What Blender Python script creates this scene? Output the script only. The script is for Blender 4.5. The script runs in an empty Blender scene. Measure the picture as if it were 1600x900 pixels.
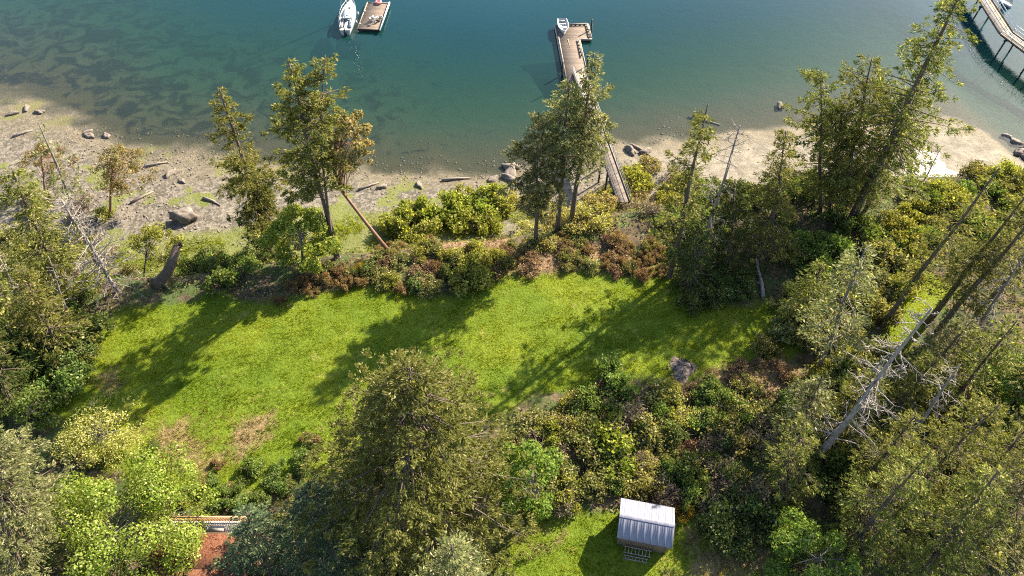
import bpy, math, random
import numpy as np
from mathutils import Vector

# ------------------------------------------------------------------ camera, world, sun
S = bpy.context.scene
COL = S.collection
H = 58.0                      # camera height above the lawn (m)
A = math.radians(39.3)        # angle of the view axis from straight down
F = 1100.0                    # focal length in photograph pixels (1600 wide)
SEA = -6.3
SUN_AZ, SUN_EL = math.radians(48), math.radians(32)   # azimuth from +Y towards +X

cam = bpy.data.cameras.new('camera')
cam.sensor_width = 36
cam.lens = F / 1600 * 36
cam.clip_start, cam.clip_end = 0.5, 3000
co = bpy.data.objects.new('camera', cam)
COL.objects.link(co)
co.location = (0, 0, H)
co.rotation_euler = (A, 0, 0)
S.camera = co

w = bpy.data.worlds.new('World')
S.world = w
w.use_nodes = True
nt = w.node_tree
sky = nt.nodes.new('ShaderNodeTexSky')
sky.sky_type = 'NISHITA'
sky.sun_disc = False
sky.sun_elevation = SUN_EL
sky.sun_rotation = SUN_AZ
nt.links.new(sky.outputs[0], nt.nodes['Background'].inputs[0])
nt.nodes['Background'].inputs[1].default_value = 0.085

sl = bpy.data.lights.new('sun', 'SUN')
sl.energy = 5.0
sl.angle = math.radians(0.5)
sl.color = (1.0, 0.88, 0.68)
so = bpy.data.objects.new('sun', sl)
COL.objects.link(so)
sd = Vector((math.sin(SUN_AZ) * math.cos(SUN_EL), math.cos(SUN_AZ) * math.cos(SUN_EL), math.sin(SUN_EL)))
so.rotation_euler = sd.to_track_quat('Z', 'Y').to_euler()
so.location = (60, 70, 80)

S.view_settings.view_transform = 'Standard'
S.view_settings.look = 'None'
S.view_settings.gamma = 1
S.view_settings.exposure = 2.22
S.render.engine = 'CYCLES'
S.cycles.use_denoising = False
S.cycles.filter_width = 1.1
S.cycles.max_bounces = 6
S.cycles.transparent_max_bounces = 8
S.cycles.caustics_reflective = False
S.cycles.caustics_refractive = False

# ------------------------------------------------------------------ survey helpers
CA, SA = math.cos(A), math.sin(A)
def ray(px, py):
    a, b = (px - 800) / F, (450 - py) / F
    return np.array([a, SA + b * CA, -CA + b * SA])
def G(px, py, z=0.0):
    d = ray(px, py)
    s = (z - H) / d[2]
    return np.array([d[0] * s, d[1] * s, z])
def top_of(base, px, py):
    d = ray(px, py)
    s = (base[0] * d[0] + base[1] * d[1]) / (d[0] ** 2 + d[1] ** 2)
    return np.array([d[0] * s, d[1] * s, H + d[2] * s])

_grids = {}
def vnoise(x, y, scale, seed=0):
    if seed not in _grids:
        _grids[seed] = np.random.default_rng(seed + 1000).random((128, 128))
    g = _grids[seed]
    u, v = np.asarray(x) / scale + 500.3, np.asarray(y) / scale + 500.7
    i, j = np.floor(u).astype(int), np.floor(v).astype(int)
    fu, fv = u - i, v - j
    fu, fv = fu * fu * (3 - 2 * fu), fv * fv * (3 - 2 * fv)
    i, j, i1, j1 = i % 128, j % 128, (i + 1) % 128, (j + 1) % 128
    return (g[i, j] * (1 - fu) + g[i1, j] * fu) * (1 - fv) + (g[i, j1] * (1 - fu) + g[i1, j1] * fu) * fv
def fbm(x, y, scale, seed=0):
    return (vnoise(x, y, scale, seed) * .55 + vnoise(x, y, scale * .47, seed + 1) * .3 + vnoise(x, y, scale * .21, seed + 2) * .15)
def sm(a, b, x):
    t = np.clip((x - a) / (b - a), 0, 1)
    return t * t * (3 - 2 * t)

def line(pts, z):
    P = np.array([G(px, py, z) for px, py in pts])
    P = P[np.argsort(P[:, 0])]
    return P[:, 0], P[:, 1]
TOP = line([(-500, 480), (-150, 465), (0, 455), (180, 448), (270, 440), (420, 412), (530, 402), (620, 398), (700, 388), (830, 372),
            (900, 352), (1000, 340), (1100, 335), (1200, 318), (1330, 305), (1450, 285), (1600, 290), (1800, 320), (2200, 380)], 0)
SHORE = line([(-600, 90), (-200, 130), (0, 160), (55, 163), (100, 190), (160, 216), (200, 240), (280, 248), (350, 250), (500, 268), (650, 274),
              (780, 276), (860, 262), (960, 230), (1070, 219), (1150, 207), (1230, 199), (1350, 187), (1480, 186), (1530, 203), (1578, 240),
              (1640, 285), (1760, 330), (2200, 390)], SEA)
def height(x, y):
    x, y = np.asarray(x, float), np.asarray(y, float)
    yt = np.interp(x, *TOP) + (vnoise(x, y, 7, 3) - .5) * 1.6
    ysh = np.interp(x, *SHORE) + (vnoise(x, y, 5, 4) - .5) * 1.2
    ysh = np.maximum(ysh, yt + 6.5)
    yf = yt + np.minimum(5.5, (ysh - yt) * .75)
    zf = -4.7 + .5 * (vnoise(x, y, 12, 6) - .5)
    zl = (fbm(x, y, 6, 7) - .5) * .16 + .5 * (vnoise(x, y, 40, 9) - .5)
    z = zl + (zf - zl) * sm(0, 1, (y - yt) / np.maximum(yf - yt, .1))
    zb = zf + (SEA - zf) * np.clip((y - yf) / np.maximum(ysh - yf, .1), 0, 1) + (fbm(x, y, 2.5, 11) - .5) * .22
    d = np.maximum(y - ysh, 0)
    k = np.interp(x, [-80, -35, 0, 40, 90], [.5, .8, 1.2, 1.2, .9])
    zs = SEA - k * (.05 * d + .0018 * d * d) + (fbm(x, y, 2.5, 11) - .5) * .22
    z = np.where(y > yf, zb, z)
    z = np.where(y > ysh, zs, z)
    return np.maximum(z, -26)
def GT(px, py):
    z = 0.0
    for _ in range(25):
        p = G(px, py, z)
        z = .5 * z + .5 * float(height(p[0], p[1]))
    p[2] = float(height(p[0], p[1]))
    return p

# ------------------------------------------------------------------ mesh helpers
def mesh(name, V, F4=None, F3=None, mats=(), midx=None, attr=None, smooth=False):
    V = np.asarray(V, np.float32).reshape(-1, 3)
    me = bpy.data.meshes.new(name)
    parts, tot, starts = [], [], []
    n = 0
    for Fa, k in ((F4, 4), (F3, 3)):
        if Fa is not None and len(Fa):
            Fa = np.asarray(Fa, np.int32).reshape(-1, k)
            parts.append(Fa.ravel())
            starts.append(n + np.arange(len(Fa)) * k)
            tot.append(np.full(len(Fa), k))
            n += Fa.size
    L, ST = np.concatenate(parts), np.concatenate(starts)
    me.vertices.add(len(V))
    me.vertices.foreach_set('co', V.ravel())
    me.loops.add(len(L))
    me.loops.foreach_set('vertex_index', L.astype(np.int32))
    me.polygons.add(len(ST))
    me.polygons.foreach_set('loop_start', ST.astype(np.int32))
    for m in (mats if isinstance(mats, (list, tuple)) else [mats]):
        me.materials.append(m)
    if midx is not None:
        me.polygons.foreach_set('material_index', np.asarray(midx, np.int32))
    if smooth:
        me.polygons.foreach_set('use_smooth', np.ones(len(ST), bool))
    for k, a in (attr or {}).items():
        at = me.attributes.new(k, 'FLOAT', 'POINT')
        at.data.foreach_set('value', np.asarray(a, np.float32))
    me.update(calc_edges=True)
    me.validate()
    return me
def link(name, me, parent=None, loc=(0, 0, 0), rz=0.0, **props):
    o = bpy.data.objects.new(name, me)
    COL.objects.link(o)
    o.location = tuple(float(v) for v in loc)
    o.rotation_euler = (0, 0, rz)
    if parent is not None:
        o.parent = parent
    for k, v in props.items():
        o[k] = v
    return o
def thing(name, label, cat, loc=(0, 0, 0), rz=0.0, group=None):
    o = link(name, None, None, loc, rz, label=label, category=cat)
    if group:
        o['group'] = group
    return o

class MB:
    """collects boxes, bars and tubes; build() links them as one mesh object"""
    def __init__(s):
        s.V, s.Q, s.T, s.n = [], [], [], 0
    def add(s, V, Q=None, T=None):
        V = np.asarray(V, float).reshape(-1, 3)
        s.V.append(V)
        if Q is not None and len(Q): s.Q.append(np.asarray(Q) + s.n)
        if T is not None and len(T): s.T.append(np.asarray(T) + s.n)
        s.n += len(V)
        return s
    def box(s, a, b, top_in=0.0):
        (x0, y0, z0), (x1, y1, z1) = a, b
        i = top_in
        V = [(x0, y0, z0), (x1, y0, z0), (x1, y1, z0), (x0, y1, z0), (x0 + i, y0 + i, z1), (x1 - i, y0 + i, z1), (x1 - i, y1 - i, z1), (x0 + i, y1 - i, z1)]
        return s.add(V, [(3, 2, 1, 0), (4, 5, 6, 7), (0, 1, 5, 4), (1, 2, 6, 5), (2, 3, 7, 6), (3, 0, 4, 7)])
    def bar(s, p, q, wd, ht):
        p, q = np.array(p, float), np.array(q, float)
        d = q - p; d /= np.linalg.norm(d)
        r = np.cross(d, (0, 0, 1.0))
        if np.linalg.norm(r) < .05: r = np.array((1.0, 0, 0))
        r /= np.linalg.norm(r); u = np.cross(r, d)
        V = [e + sx * r * wd / 2 + sz * u * ht / 2 for e in (p, q) for sx, sz in ((-1, -1), (1, -1), (1, 1), (-1, 1))]
        return s.add(V, [(0, 1, 2, 3), (7, 6, 5, 4), (0, 4, 5, 1), (1, 5, 6, 2), (2, 6, 7, 3), (3, 7, 4, 0)])
    def tube(s, pts, rad, n=8, cap=True, wob=0.0, rng=None):
        pts = np.array(pts, float); m = len(pts)
        rad = np.broadcast_to(np.asarray(rad, float), (m,))
        ang = np.arange(n) * 2 * math.pi / n
        ref = np.array((0.31, 0.95, 0.05))
        V = []
        for i in range(m):
            d = pts[min(i + 1, m - 1)] - pts[max(i - 1, 0)]
            d /= max(np.linalg.norm(d), 1e-9)
            if abs(d @ ref) > .93: ref = np.array((.95, -.3, .1))
            a = np.cross(d, ref); a /= np.linalg.norm(a); b = np.cross(d, a)
            rr = rad[i] * (1 + (wob * (rng.random(n) - .5) if wob else 0))
            V.append(pts[i] + (np.cos(ang) * rr)[:, None] * a + (np.sin(ang) * rr)[:, None] * b)
        Q = [(i * n + j, i * n + (j + 1) % n, (i + 1) * n + (j + 1) % n, (i + 1) * n + j) for i in range(m - 1) for j in range(n)]
        V = np.concatenate(V); T = []
        if cap:
            V = np.vstack([V, pts[0], pts[-1]])
            k = m * n
            T = [(k, (j + 1) % n, j) for j in range(n)] + [(k + 1, (m - 1) * n + j, (m - 1) * n + (j + 1) % n) for j in range(n)]
        return s.add(V, Q, T)
    def me(s, name, mats, smooth=False, attr=None):
        return mesh(name, np.concatenate(s.V), np.concatenate(s.Q) if s.Q else None, np.concatenate(s.T) if s.T else None, mats, smooth=smooth, attr=attr)
    def build(s, name, mats, parent=None, smooth=False, loc=(0, 0, 0), rz=0, **props):
        return link(name, s.me(name, mats, smooth), parent, loc, rz, **props)

# ------------------------------------------------------------------ materials
def nodes(name):
    m = bpy.data.materials.new(name)
    m.use_nodes = True
    t = m.node_tree
    t.nodes.clear()
    out = t.nodes.new('ShaderNodeOutputMaterial')
    return m, t, out
def nn(t, typ, **kw):
    n = t.nodes.new(typ)
    for k, v in kw.items():
        if k.startswith('i_'):
            key = k[2:]
            n.inputs[int(key) if key.isdigit() else key].default_value = v
        else:
            setattr(n, k, v)
    return n
def mixc(t, fac, a, b, mode='MIX'):
    n = nn(t, 'ShaderNodeMix', data_type='RGBA', blend_type=mode)
    for sock, v in ((n.inputs[0], fac), (n.inputs[6], a), (n.inputs[7], b)):
        if hasattr(v, 'links'): t.links.new(v, sock)
        elif isinstance(v, (int, float)): sock.default_value = v
        else: sock.default_value = (*v, 1)
    return n.outputs[2]
def mathn(t, op, a, b=0.0, c=None, clamp=False):
    n = nn(t, 'ShaderNodeMath', operation=op, use_clamp=clamp)
    for sock, v in zip(n.inputs, (a, b, c)):
        if v is None: continue
        if hasattr(v, 'links'): t.links.new(v, sock)
        else: sock.default_value = v
    return n.outputs[0]
def noise(t, vec, scale, detail=4, rough=.55, dist=0.0):
    n = nn(t, 'ShaderNodeTexNoise', i_Scale=scale, i_Detail=detail, i_Roughness=rough, i_Distortion=dist)
    if vec is not None: t.links.new(vec, n.inputs['Vector'])
    return n.outputs['Fac']
def ramp(t, fac, a, b):
    n = nn(t, 'ShaderNodeMapRange', interpolation_type='SMOOTHSTEP', i_1=a, i_2=b)
    t.links.new(fac, n.inputs[0])
    return n.outputs[0]
def attrib(t, name):
    return nn(t, 'ShaderNodeAttribute', attribute_name=name).outputs['Fac']

def leaf_mat(name, dark, light, third=None, trans=.46, tcol=None, gloss=.06):
    m, t, out = nodes(name)
    tint = attrib(t, 'tint')
    rnd = nn(t, 'ShaderNodeObjectInfo').outputs['Random']
    c = mixc(t, tint, dark, light)
    if third:
        c = mixc(t, ramp(t, tint, .86, .93), c, third)  # on the firs this paints pale sunlit highlights onto scattered sprays
    hs = nn(t, 'ShaderNodeHueSaturation')
    t.links.new(mathn(t, 'MULTIPLY_ADD', rnd, .03, .485), hs.inputs['Hue'])
    t.links.new(mathn(t, 'MULTIPLY_ADD', rnd, .3, .85), hs.inputs['Value'])
    t.links.new(c, hs.inputs['Color'])
    c = hs.outputs[0]
    d = nn(t, 'ShaderNodeBsdfDiffuse'); t.links.new(c, d.inputs[0])
    tr = nn(t, 'ShaderNodeBsdfTranslucent')
    t.links.new(mixc(t, 1.0, c, tcol or (1.45, 1.35, .55), 'MULTIPLY'), tr.inputs[0])
    mx = nn(t, 'ShaderNodeMixShader', i_0=trans)
    t.links.new(d.outputs[0], mx.inputs[1]); t.links.new(tr.outputs[0], mx.inputs[2])
    t.links.new(mx.outputs[0], out.inputs[0])
    return m
def solid(name, col, col2=None, rough=.7, scale=3.0, metal=0.0, bump=0.0, stretch=(1, 1, 1), spec=.4, rand=0.0):
    m, t, out = nodes(name)
    b = nn(t, 'ShaderNodeBsdfPrincipled', i_Roughness=rough, i_Metallic=metal)
    b.inputs['Specular IOR Level'].default_value = spec
    tc = nn(t, 'ShaderNodeTexCoord').outputs['Object']
    mp = nn(t, 'ShaderNodeMapping'); mp.inputs['Scale'].default_value = stretch
    t.links.new(tc, mp.inputs[0])
    if rand:   # every board its own stretch of grain
        ri = nn(t, 'ShaderNodeObjectInfo').outputs['Random']
        t.links.new(mathn(t, 'MULTIPLY', ri, 90.0), mp.inputs['Location'])
    n1 = noise(t, mp.outputs[0], scale, 5, .65)
    c = mixc(t, ramp(t, n1, .32, .68), col, col2 or tuple(v * .6 for v in col))
    if rand:
        hs = nn(t, 'ShaderNodeHueSaturation')
        t.links.new(mathn(t, 'MULTIPLY_ADD', ri, rand, 1 - rand / 2), hs.inputs['Value'])
        t.links.new(c, hs.inputs['Color']); c = hs.outputs[0]
    t.links.new(c, b.inputs['Base Color'])
    if bump:
        bp = nn(t, 'ShaderNodeBump', i_Strength=bump, i_Distance=.05)
        t.links.new(noise(t, mp.outputs[0], scale * 3, 4), bp.inputs['Height'])
        t.links.new(bp.outputs[0], b.inputs['Normal'])
    t.links.new(b.outputs[0], out.inputs[0])
    return m

M = {}
M['bark'] = solid('bark', (.13, .095, .07), (.05, .038, .03), .95, 4, bump=.8, stretch=(3, 3, .5))
M['barkgrey'] = solid('grey_bark', (.2, .175, .15), (.09, .075, .06), .95, 4, bump=.8, stretch=(3, 3, .5))
M['snag'] = solid('weathered_dead_wood', (.29, .255, .23), (.14, .12, .105), .9, 3, bump=.5, stretch=(3, 3, .5))
M['snagdark'] = solid('dark_dead_wood', (.24, .2, .17), (.1, .08, .065), .9, 3, bump=.5, stretch=(3, 3, .5))
M['madrone'] = solid('madrone_bark', (.2, .105, .065), (.11, .06, .042), .6, 3, stretch=(2, 2, .6))
M['twig'] = solid('twig', (.16, .11, .09), (.09, .065, .05), .95, 3)
M['fir'] = leaf_mat('fir_needles', (.042, .06, .017), (.2, .21, .052), (.34, .3, .13))
M['firbig'] = leaf_mat('olive_fir_needles', (.045, .062, .018), (.185, .2, .052), (.31, .3, .12))
M['firgrey'] = leaf_mat('grey_fir_needles', (.058, .072, .03), (.225, .23, .095), (.36, .33, .2))
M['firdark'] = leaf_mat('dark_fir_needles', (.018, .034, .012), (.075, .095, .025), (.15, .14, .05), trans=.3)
M['firblue'] = leaf_mat('shade_tinted_fir_needles', (.024, .042, .026), (.085, .115, .055), (.17, .18, .09), trans=.25)  # bluish dark of the shaded crown put into the needle colour
M['firyel'] = leaf_mat('yellow_fir_needles', (.05, .068, .018), (.215, .222, .055), (.34, .31, .13))
M['lime'] = leaf_mat('lime_leaves', (.075, .115, .016), (.235, .265, .05), (.38, .38, .14), trans=.45)
M['green'] = leaf_mat('green_leaves', (.045, .08, .018), (.15, .205, .05), (.25, .28, .11), trans=.42)
M['sap'] = leaf_mat('fresh_maple_leaves', (.06, .115, .02), (.17, .265, .055), (.27, .33, .12), trans=.45)
M['deep'] = leaf_mat('deep_green_leaves', (.032, .056, .018), (.125, .165, .046), (.24, .25, .12), trans=.35)
M['pale'] = leaf_mat('pale_leaves', (.15, .15, .04), (.33, .31, .1), (.42, .38, .2), trans=.42)
M['yell'] = leaf_mat('yellow_green_leaves', (.09, .105, .02), (.25, .255, .06), (.36, .34, .12), trans=.42)
M['rust'] = leaf_mat('dead_bracken', (.075, .045, .026), (.24, .155, .09), (.34, .26, .16), trans=.3, tcol=(1.1, .95, .8))
M['bram'] = leaf_mat('bramble', (.06, .068, .024), (.225, .23, .075), (.36, .31, .17), trans=.35)
M['plum'] = leaf_mat('bare_twig_haze', (.085, .064, .048), (.24, .2, .14), (.2, .21, .07), trans=.25, tcol=(1.1, .95, .9))
M['madleaf'] = leaf_mat('madrone_leaves', (.085, .08, .026), (.25, .21, .1), (.36, .25, .14), trans=.35)
M['broom'] = leaf_mat('broom_flowers', (.14, .13, .02), (.36, .25, .02), (.45, .27, .02), trans=.35)
M['grass'] = leaf_mat('grass_blades', (.075, .115, .006), (.205, .245, .012), (.31, .29, .06), trans=.5, gloss=.02)
M['tuft'] = leaf_mat('dry_grass', (.12, .08, .035), (.27, .175, .09), (.17, .16, .04), trans=.4, tcol=(1.1, 1, .8), gloss=.03)
M['plank'] = solid('weathered_planks', (.185, .14, .108), (.1, .076, .06), .85, 5, rand=.35, stretch=(.6, 4, 4), bump=.2)
M['plankgrey'] = solid('grey_planks', (.17, .135, .115), (.1, .08, .068), .85, 5, rand=.35, stretch=(.6, 4, 4), bump=.2)
M['plankpale'] = solid('pale_planks', (.3, .235, .175), (.19, .145, .105), .85, 5, rand=.3, stretch=(.6, 4, 4), bump=.2)
M['beam'] = solid('grey_timber', (.26, .235, .2), (.15, .13, .115), .85, 4, stretch=(1, 1, 1), bump=.2)
M['pile'] = solid('creosote_timber', (.045, .04, .035), (.02, .018, .016), .8, 3, bump=.4)
M['dark'] = solid('dark_rubber', (.03, .03, .032), None, .7)
M['rail'] = solid('galvanised_rail', (.6, .62, .64), (.45, .46, .48), .4, 3, metal=.5)
M['gel'] = solid('white_gelcoat', (.5, .5, .5), (.42, .42, .41), .25, 1.5, spec=.5)
M['deckw'] = solid('cream_deck', (.4, .385, .35), (.32, .31, .28), .6, 4)
M['canvas'] = solid('blue_grey_canvas', (.22, .27, .34), (.14, .18, .24), .8, 4)
M['alu'] = solid('aluminium', (.7, .7, .7), (.6, .6, .6), .35, 3, metal=.7)
M['glass'] = solid('dark_glass', (.03, .035, .04), None, .08, spec=.7)
M['antifoul'] = solid('dark_antifouling', (.02, .025, .04), None, .5)
M['paint'] = solid('white_paint', (.5, .5, .49), (.4, .4, .38), .5, 3)
M['pink'] = solid('pink_vinyl', (.8, .22, .25), (.7, .18, .2), .4)
M['cloth'] = solid('pale_towel', (.6, .56, .5), (.45, .42, .36), .9)
M['navy'] = solid('navy_cloth', (.04, .045, .08), None, .9)
M['metalroof'] = solid('sky_tinted_roofing', (.18, .185, .24), (.12, .122, .16), .55, 1.2, metal=.15, spec=.3, stretch=(4, .5, 1))  # blue is the sky's reflection, put into the base colour of the sheets
M['shedwall'] = solid('brown_boards', (.16, .11, .075), (.09, .06, .04), .85, 4, stretch=(4, 4, .6))
M['rock'] = solid('beach_rock', (.17, .14, .115), (.08, .065, .055), .9, 2.5, bump=.6)
M['ash'] = solid('ash', (.22, .165, .135), (.035, .028, .026), .95, 3.5, bump=.9)
M['char'] = solid('charcoal', (.02, .019, .018), (.05, .045, .04), .9, 5, bump=.5)
M['needle'] = solid('needle_litter', (.15, .06, .028), (.08, .034, .02), .95, 9, bump=.8)
M['cedar'] = solid('cedar_boards', (.5, .3, .15), (.35, .2, .1), .8, 4, rand=.2)
M['greydeck'] = solid('grey_deck_boards', (.38, .35, .34), (.25, .23, .22), .8, 5, rand=.2, stretch=(4, .6, 4))

# ground
def ground_mat():
    m, t, out = nodes('ground')
    geo = nn(t, 'ShaderNodeNewGeometry')
    P = geo.outputs['Position']
    n_big, n_mid, n_fine = noise(t, P, .12, 4), noise(t, P, .8, 5, .65), noise(t, P, 4.0, 5, .7)
    n_grain = noise(t, P, 14.0, 4, .7)
    floor_ = mixc(t, ramp(t, n_mid, .38, .62), (.04, .032, .02), (.115, .08, .05))
    floor_ = mixc(t, ramp(t, noise(t, P, .35, 4), .45, .6), floor_, (.05, .07, .02))
    lawn = mixc(t, ramp(t, n_big, .35, .65), (.09, .14, .006), (.155, .185, .01))
    lawn = mixc(t, ramp(t, n_fine, .35, .7), mixc(t, .55, lawn, (.06, .1, .01)), lawn)
    lawn = mixc(t, mathn(t, 'MULTIPLY', ramp(t, noise(t, P, .45, 5, .7), .58, .72), .6), lawn, (.25, .21, .07))
    dry = mixc(t, ramp(t, n_fine, .35, .65), (.12, .076, .042), (.27, .175, .1))
    sand = mixc(t, ramp(t, n_mid, .35, .68), (.145, .125, .094), (.25, .218, .17))
    vor = nn(t, 'ShaderNodeTexVoronoi', i_Scale=2.6); t.links.new(P, vor.inputs['Vector'])
    sand = mixc(t, mathn(t, 'MULTIPLY', ramp(t, n_grain, .4, .65), .4), sand, (.11, .09, .07))
    gravel = mixc(t, ramp(t, vor.outputs['Color'], .2, .9), (.045, .04, .032), (.18, .155, .125))
    sand = mixc(t, mathn(t, 'MULTIPLY', attrib(t, 'gravel'), .75), sand, gravel)
    weed = mixc(t, n_fine, (.06, .085, .012), (.16, .17, .03))
    aw = mathn(t, 'ADD', attrib(t, 'algae'), mathn(t, 'ADD', mathn(t, 'MULTIPLY_ADD', n_mid, .7, -.35), mathn(t, 'MULTIPLY_ADD', n_fine, 1.1, -.55)))
    sand = mixc(t, mathn(t, 'MULTIPLY', ramp(t, aw, .3, .85), .8), sand, weed)
    # under the water
    dep = nn(t, 'ShaderNodeSeparateXYZ'); t.links.new(P, dep.inputs[0])
    below = mathn(t, 'SUBTRACT', SEA, dep.outputs['Z'])
    bed = mixc(t, ramp(t, below, 0, 1.3), (.03, .029, .014), (.015, .036, .02))
    bed = mixc(t, mathn(t, 'MULTIPLY', ramp(t, n_fine, .45, .6), .55), bed, (.04, .035, .018))
    eel = mathn(t, 'ADD', attrib(t, 'eel'), mathn(t, 'MULTIPLY_ADD', noise(t, P, .3, 7, .68, .8), 1.6, -.8))
    bed = mixc(t, ramp(t, eel, .4, .62), bed, (.007, .010, .007))
    wetedge = ramp(t, below, -.45, -.05)
    sand = mixc(t, mathn(t, 'MULTIPLY', wetedge, .55), sand, mixc(t, n_fine, (.12, .1, .06), (.15, .12, .075)))
    c = mixc(t, attrib(t, 'lawn'), floor_, lawn)
    dn = mathn(t, 'ADD', attrib(t, 'dry'), mathn(t, 'MULTIPLY_ADD', n_mid, 1.2, -.6))
    c = mixc(t, mathn(t, 'MULTIPLY', ramp(t, mathn(t, 'ADD', dn, mathn(t, 'MULTIPLY_ADD', n_fine, .8, -.4)), .3, .95), .85), c, dry)
    bn = mathn(t, 'ADD', attrib(t, 'beach'), mathn(t, 'MULTIPLY_ADD', n_mid, .5, -.25))
    c = mixc(t, ramp(t, bn, .35, .65), c, sand)
    c = mixc(t, ramp(t, below, -.05, .12), c, bed)
    b = nn(t, 'ShaderNodeBsdfPrincipled', i_Roughness=.9)
    b.inputs['Specular IOR Level'].default_value = .2
    t.links.new(c, b.inputs['Base Color'])
    bp = nn(t, 'ShaderNodeBump', i_Strength=.8, i_Distance=.25)
    t.links.new(mathn(t, 'ADD', n_fine, mathn(t, 'MULTIPLY', n_grain, .4)), bp.inputs['Height'])
    t.links.new(bp.outputs[0], b.inputs['Normal'])
    t.links.new(b.outputs[0], out.inputs[0])
    return m
M['ground'] = ground_mat()

def water_mat():
    m, t, out = nodes('sea_water')
    geo = nn(t, 'ShaderNodeNewGeometry')
    P = geo.outputs['Position']
    dep = mathn(t, 'MAXIMUM', attrib(t, 'depth'), 0.0)
    turb = mathn(t, 'SUBTRACT', 1.0, mathn(t, 'EXPONENT', mathn(t, 'MULTIPLY', dep, -.17)))
    body = mixc(t, ramp(t, dep, .3, 4.5), (.02, .065, .04), (.006, .038, .052))
    body = mixc(t, mathn(t, 'MULTIPLY', noise(t, P, .05, 3), .35), body, (.01, .06, .06))
    tint = mixc(t, mathn(t, 'SUBTRACT', 1.0, mathn(t, 'EXPONENT', mathn(t, 'MULTIPLY', dep, -.3))), (.99, .99, .97), (.1, .5, .45))
    tr = nn(t, 'ShaderNodeBsdfTransparent'); t.links.new(tint, tr.inputs[0])
    df = nn(t, 'ShaderNodeBsdfDiffuse'); t.links.new(body, df.inputs[0])
    mx = nn(t, 'ShaderNodeMixShader'); t.links.new(turb, mx.inputs[0])
    t.links.new(tr.outputs[0], mx.inputs[1]); t.links.new(df.outputs[0], mx.inputs[2])
    mp = nn(t, 'ShaderNodeMapping'); mp.inputs['Scale'].default_value = (1, 1.7, 1); mp.inputs['Rotation'].default_value = (0, 0, .5)
    t.links.new(P, mp.inputs[0])
    hgt = mathn(t, 'ADD', noise(t, mp.outputs[0], 1.3, 4, .6), mathn(t, 'MULTIPLY', noise(t, mp.outputs[0], .35, 2), 1.5))
    bp = nn(t, 'ShaderNodeBump', i_Strength=.13, i_Distance=.1); t.links.new(hgt, bp.inputs['Height'])
    dt = nn(t, 'ShaderNodeVectorMath', operation='DOT_PRODUCT')
    t.links.new(bp.outputs[0], dt.inputs[0]); t.links.new(geo.outputs['Incoming'], dt.inputs[1])
    fres = mathn(t, 'MULTIPLY_ADD', mathn(t, 'POWER', mathn(t, 'SUBTRACT', 1.0, mathn(t, 'ABSOLUTE', dt.outputs['Value']), clamp=True), 5.0), .98, .02)
    gl = nn(t, 'ShaderNodeBsdfGlossy', i_Roughness=.12, distribution='BECKMANN'); t.links.new(bp.outputs[0], gl.inputs['Normal'])
    m2 = nn(t, 'ShaderNodeMixShader'); t.links.new(fres, m2.inputs[0])
    t.links.new(mx.outputs[0], m2.inputs[1]); t.links.new(gl.outputs[0], m2.inputs[2])
    t.links.new(m2.outputs[0], out.inputs[0])
    return m
M['water'] = water_mat()

# ------------------------------------------------------------------ ground and water
def poly(pts):
    return np.array([GT(px, py)[:2] for px, py in pts])
def sdist(x, y, pg):
    """distance to a polygon, positive inside"""
    x, y = np.asarray(x, float), np.asarray(y, float)
    d = np.full(x.shape, 1e9); ins = np.zeros(x.shape, bool)
    for (ax, ay), (bx, by) in zip(pg, np.roll(pg, -1, 0)):
        ex, ey = bx - ax, by - ay
        tt = np.clip(((x - ax) * ex + (y - ay) * ey) / (ex * ex + ey * ey + 1e-9), 0, 1)
        d = np.minimum(d, np.hypot(x - ax - tt * ex, y - ay - tt * ey))
        c = (ay > y) != (by > y)
        with np.errstate(divide='ignore', invalid='ignore'):
            ins ^= c & (x < ex * (y - ay) / (ey if abs(ey) > 1e-9 else 1e-9) + ax)
    return np.where(ins, d, -d)
LAWNS = [poly(p) for p in (
    [(140, 530), (195, 482), (330, 458), (400, 472), (480, 462), (560, 440), (640, 455), (720, 455), (780, 436), (900, 425), (960, 395), (1040, 395), (1060, 460),
     (1200, 478), (1270, 520), (1270, 560), (1150, 570), (1085, 605), (1000, 600), (900, 612), (800, 640), (560, 700), (440, 770), (330, 790), (230, 760), (110, 700), (60, 640)],
    [(700, 1010), (790, 850), (860, 790), (960, 800), (1060, 815), (1130, 845), (1215, 850), (1240, 930), (1200, 1010)],
    [(1375, 510), (1400, 440), (1450, 425), (1490, 450), (1450, 520), (1400, 560)])]
DRYS = [poly(p) for p in (
    [(185, 655), (300, 645), (335, 680), (350, 725), (300, 745), (250, 720), (215, 690)], [(345, 655), (420, 650), (415, 700), (370, 715), (350, 690)], [(1035, 588), (1100, 588), (1095, 612), (1040, 612)],
    [(1095, 580), (1180, 560), (1260, 555), (1290, 600), (1200, 610), (1120, 610)],
    [(780, 400), (870, 380), (960, 385), (1030, 400), (1010, 430), (900, 420), (800, 425)],
    [(410, 470), (500, 430), (560, 415), (640, 420), (560, 440), (470, 455)],
    [(150, 590), (185, 575), (190, 600), (160, 615)],
    [(640, 360), (770, 360), (800, 400), (700, 420), (640, 400)],
    [(850, 830), (890, 815), (905, 840), (870, 855)], [(1075, 838), (1200, 852), (1230, 910), (1050, 915)])]
BEACH_EDGE = 3.4
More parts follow.
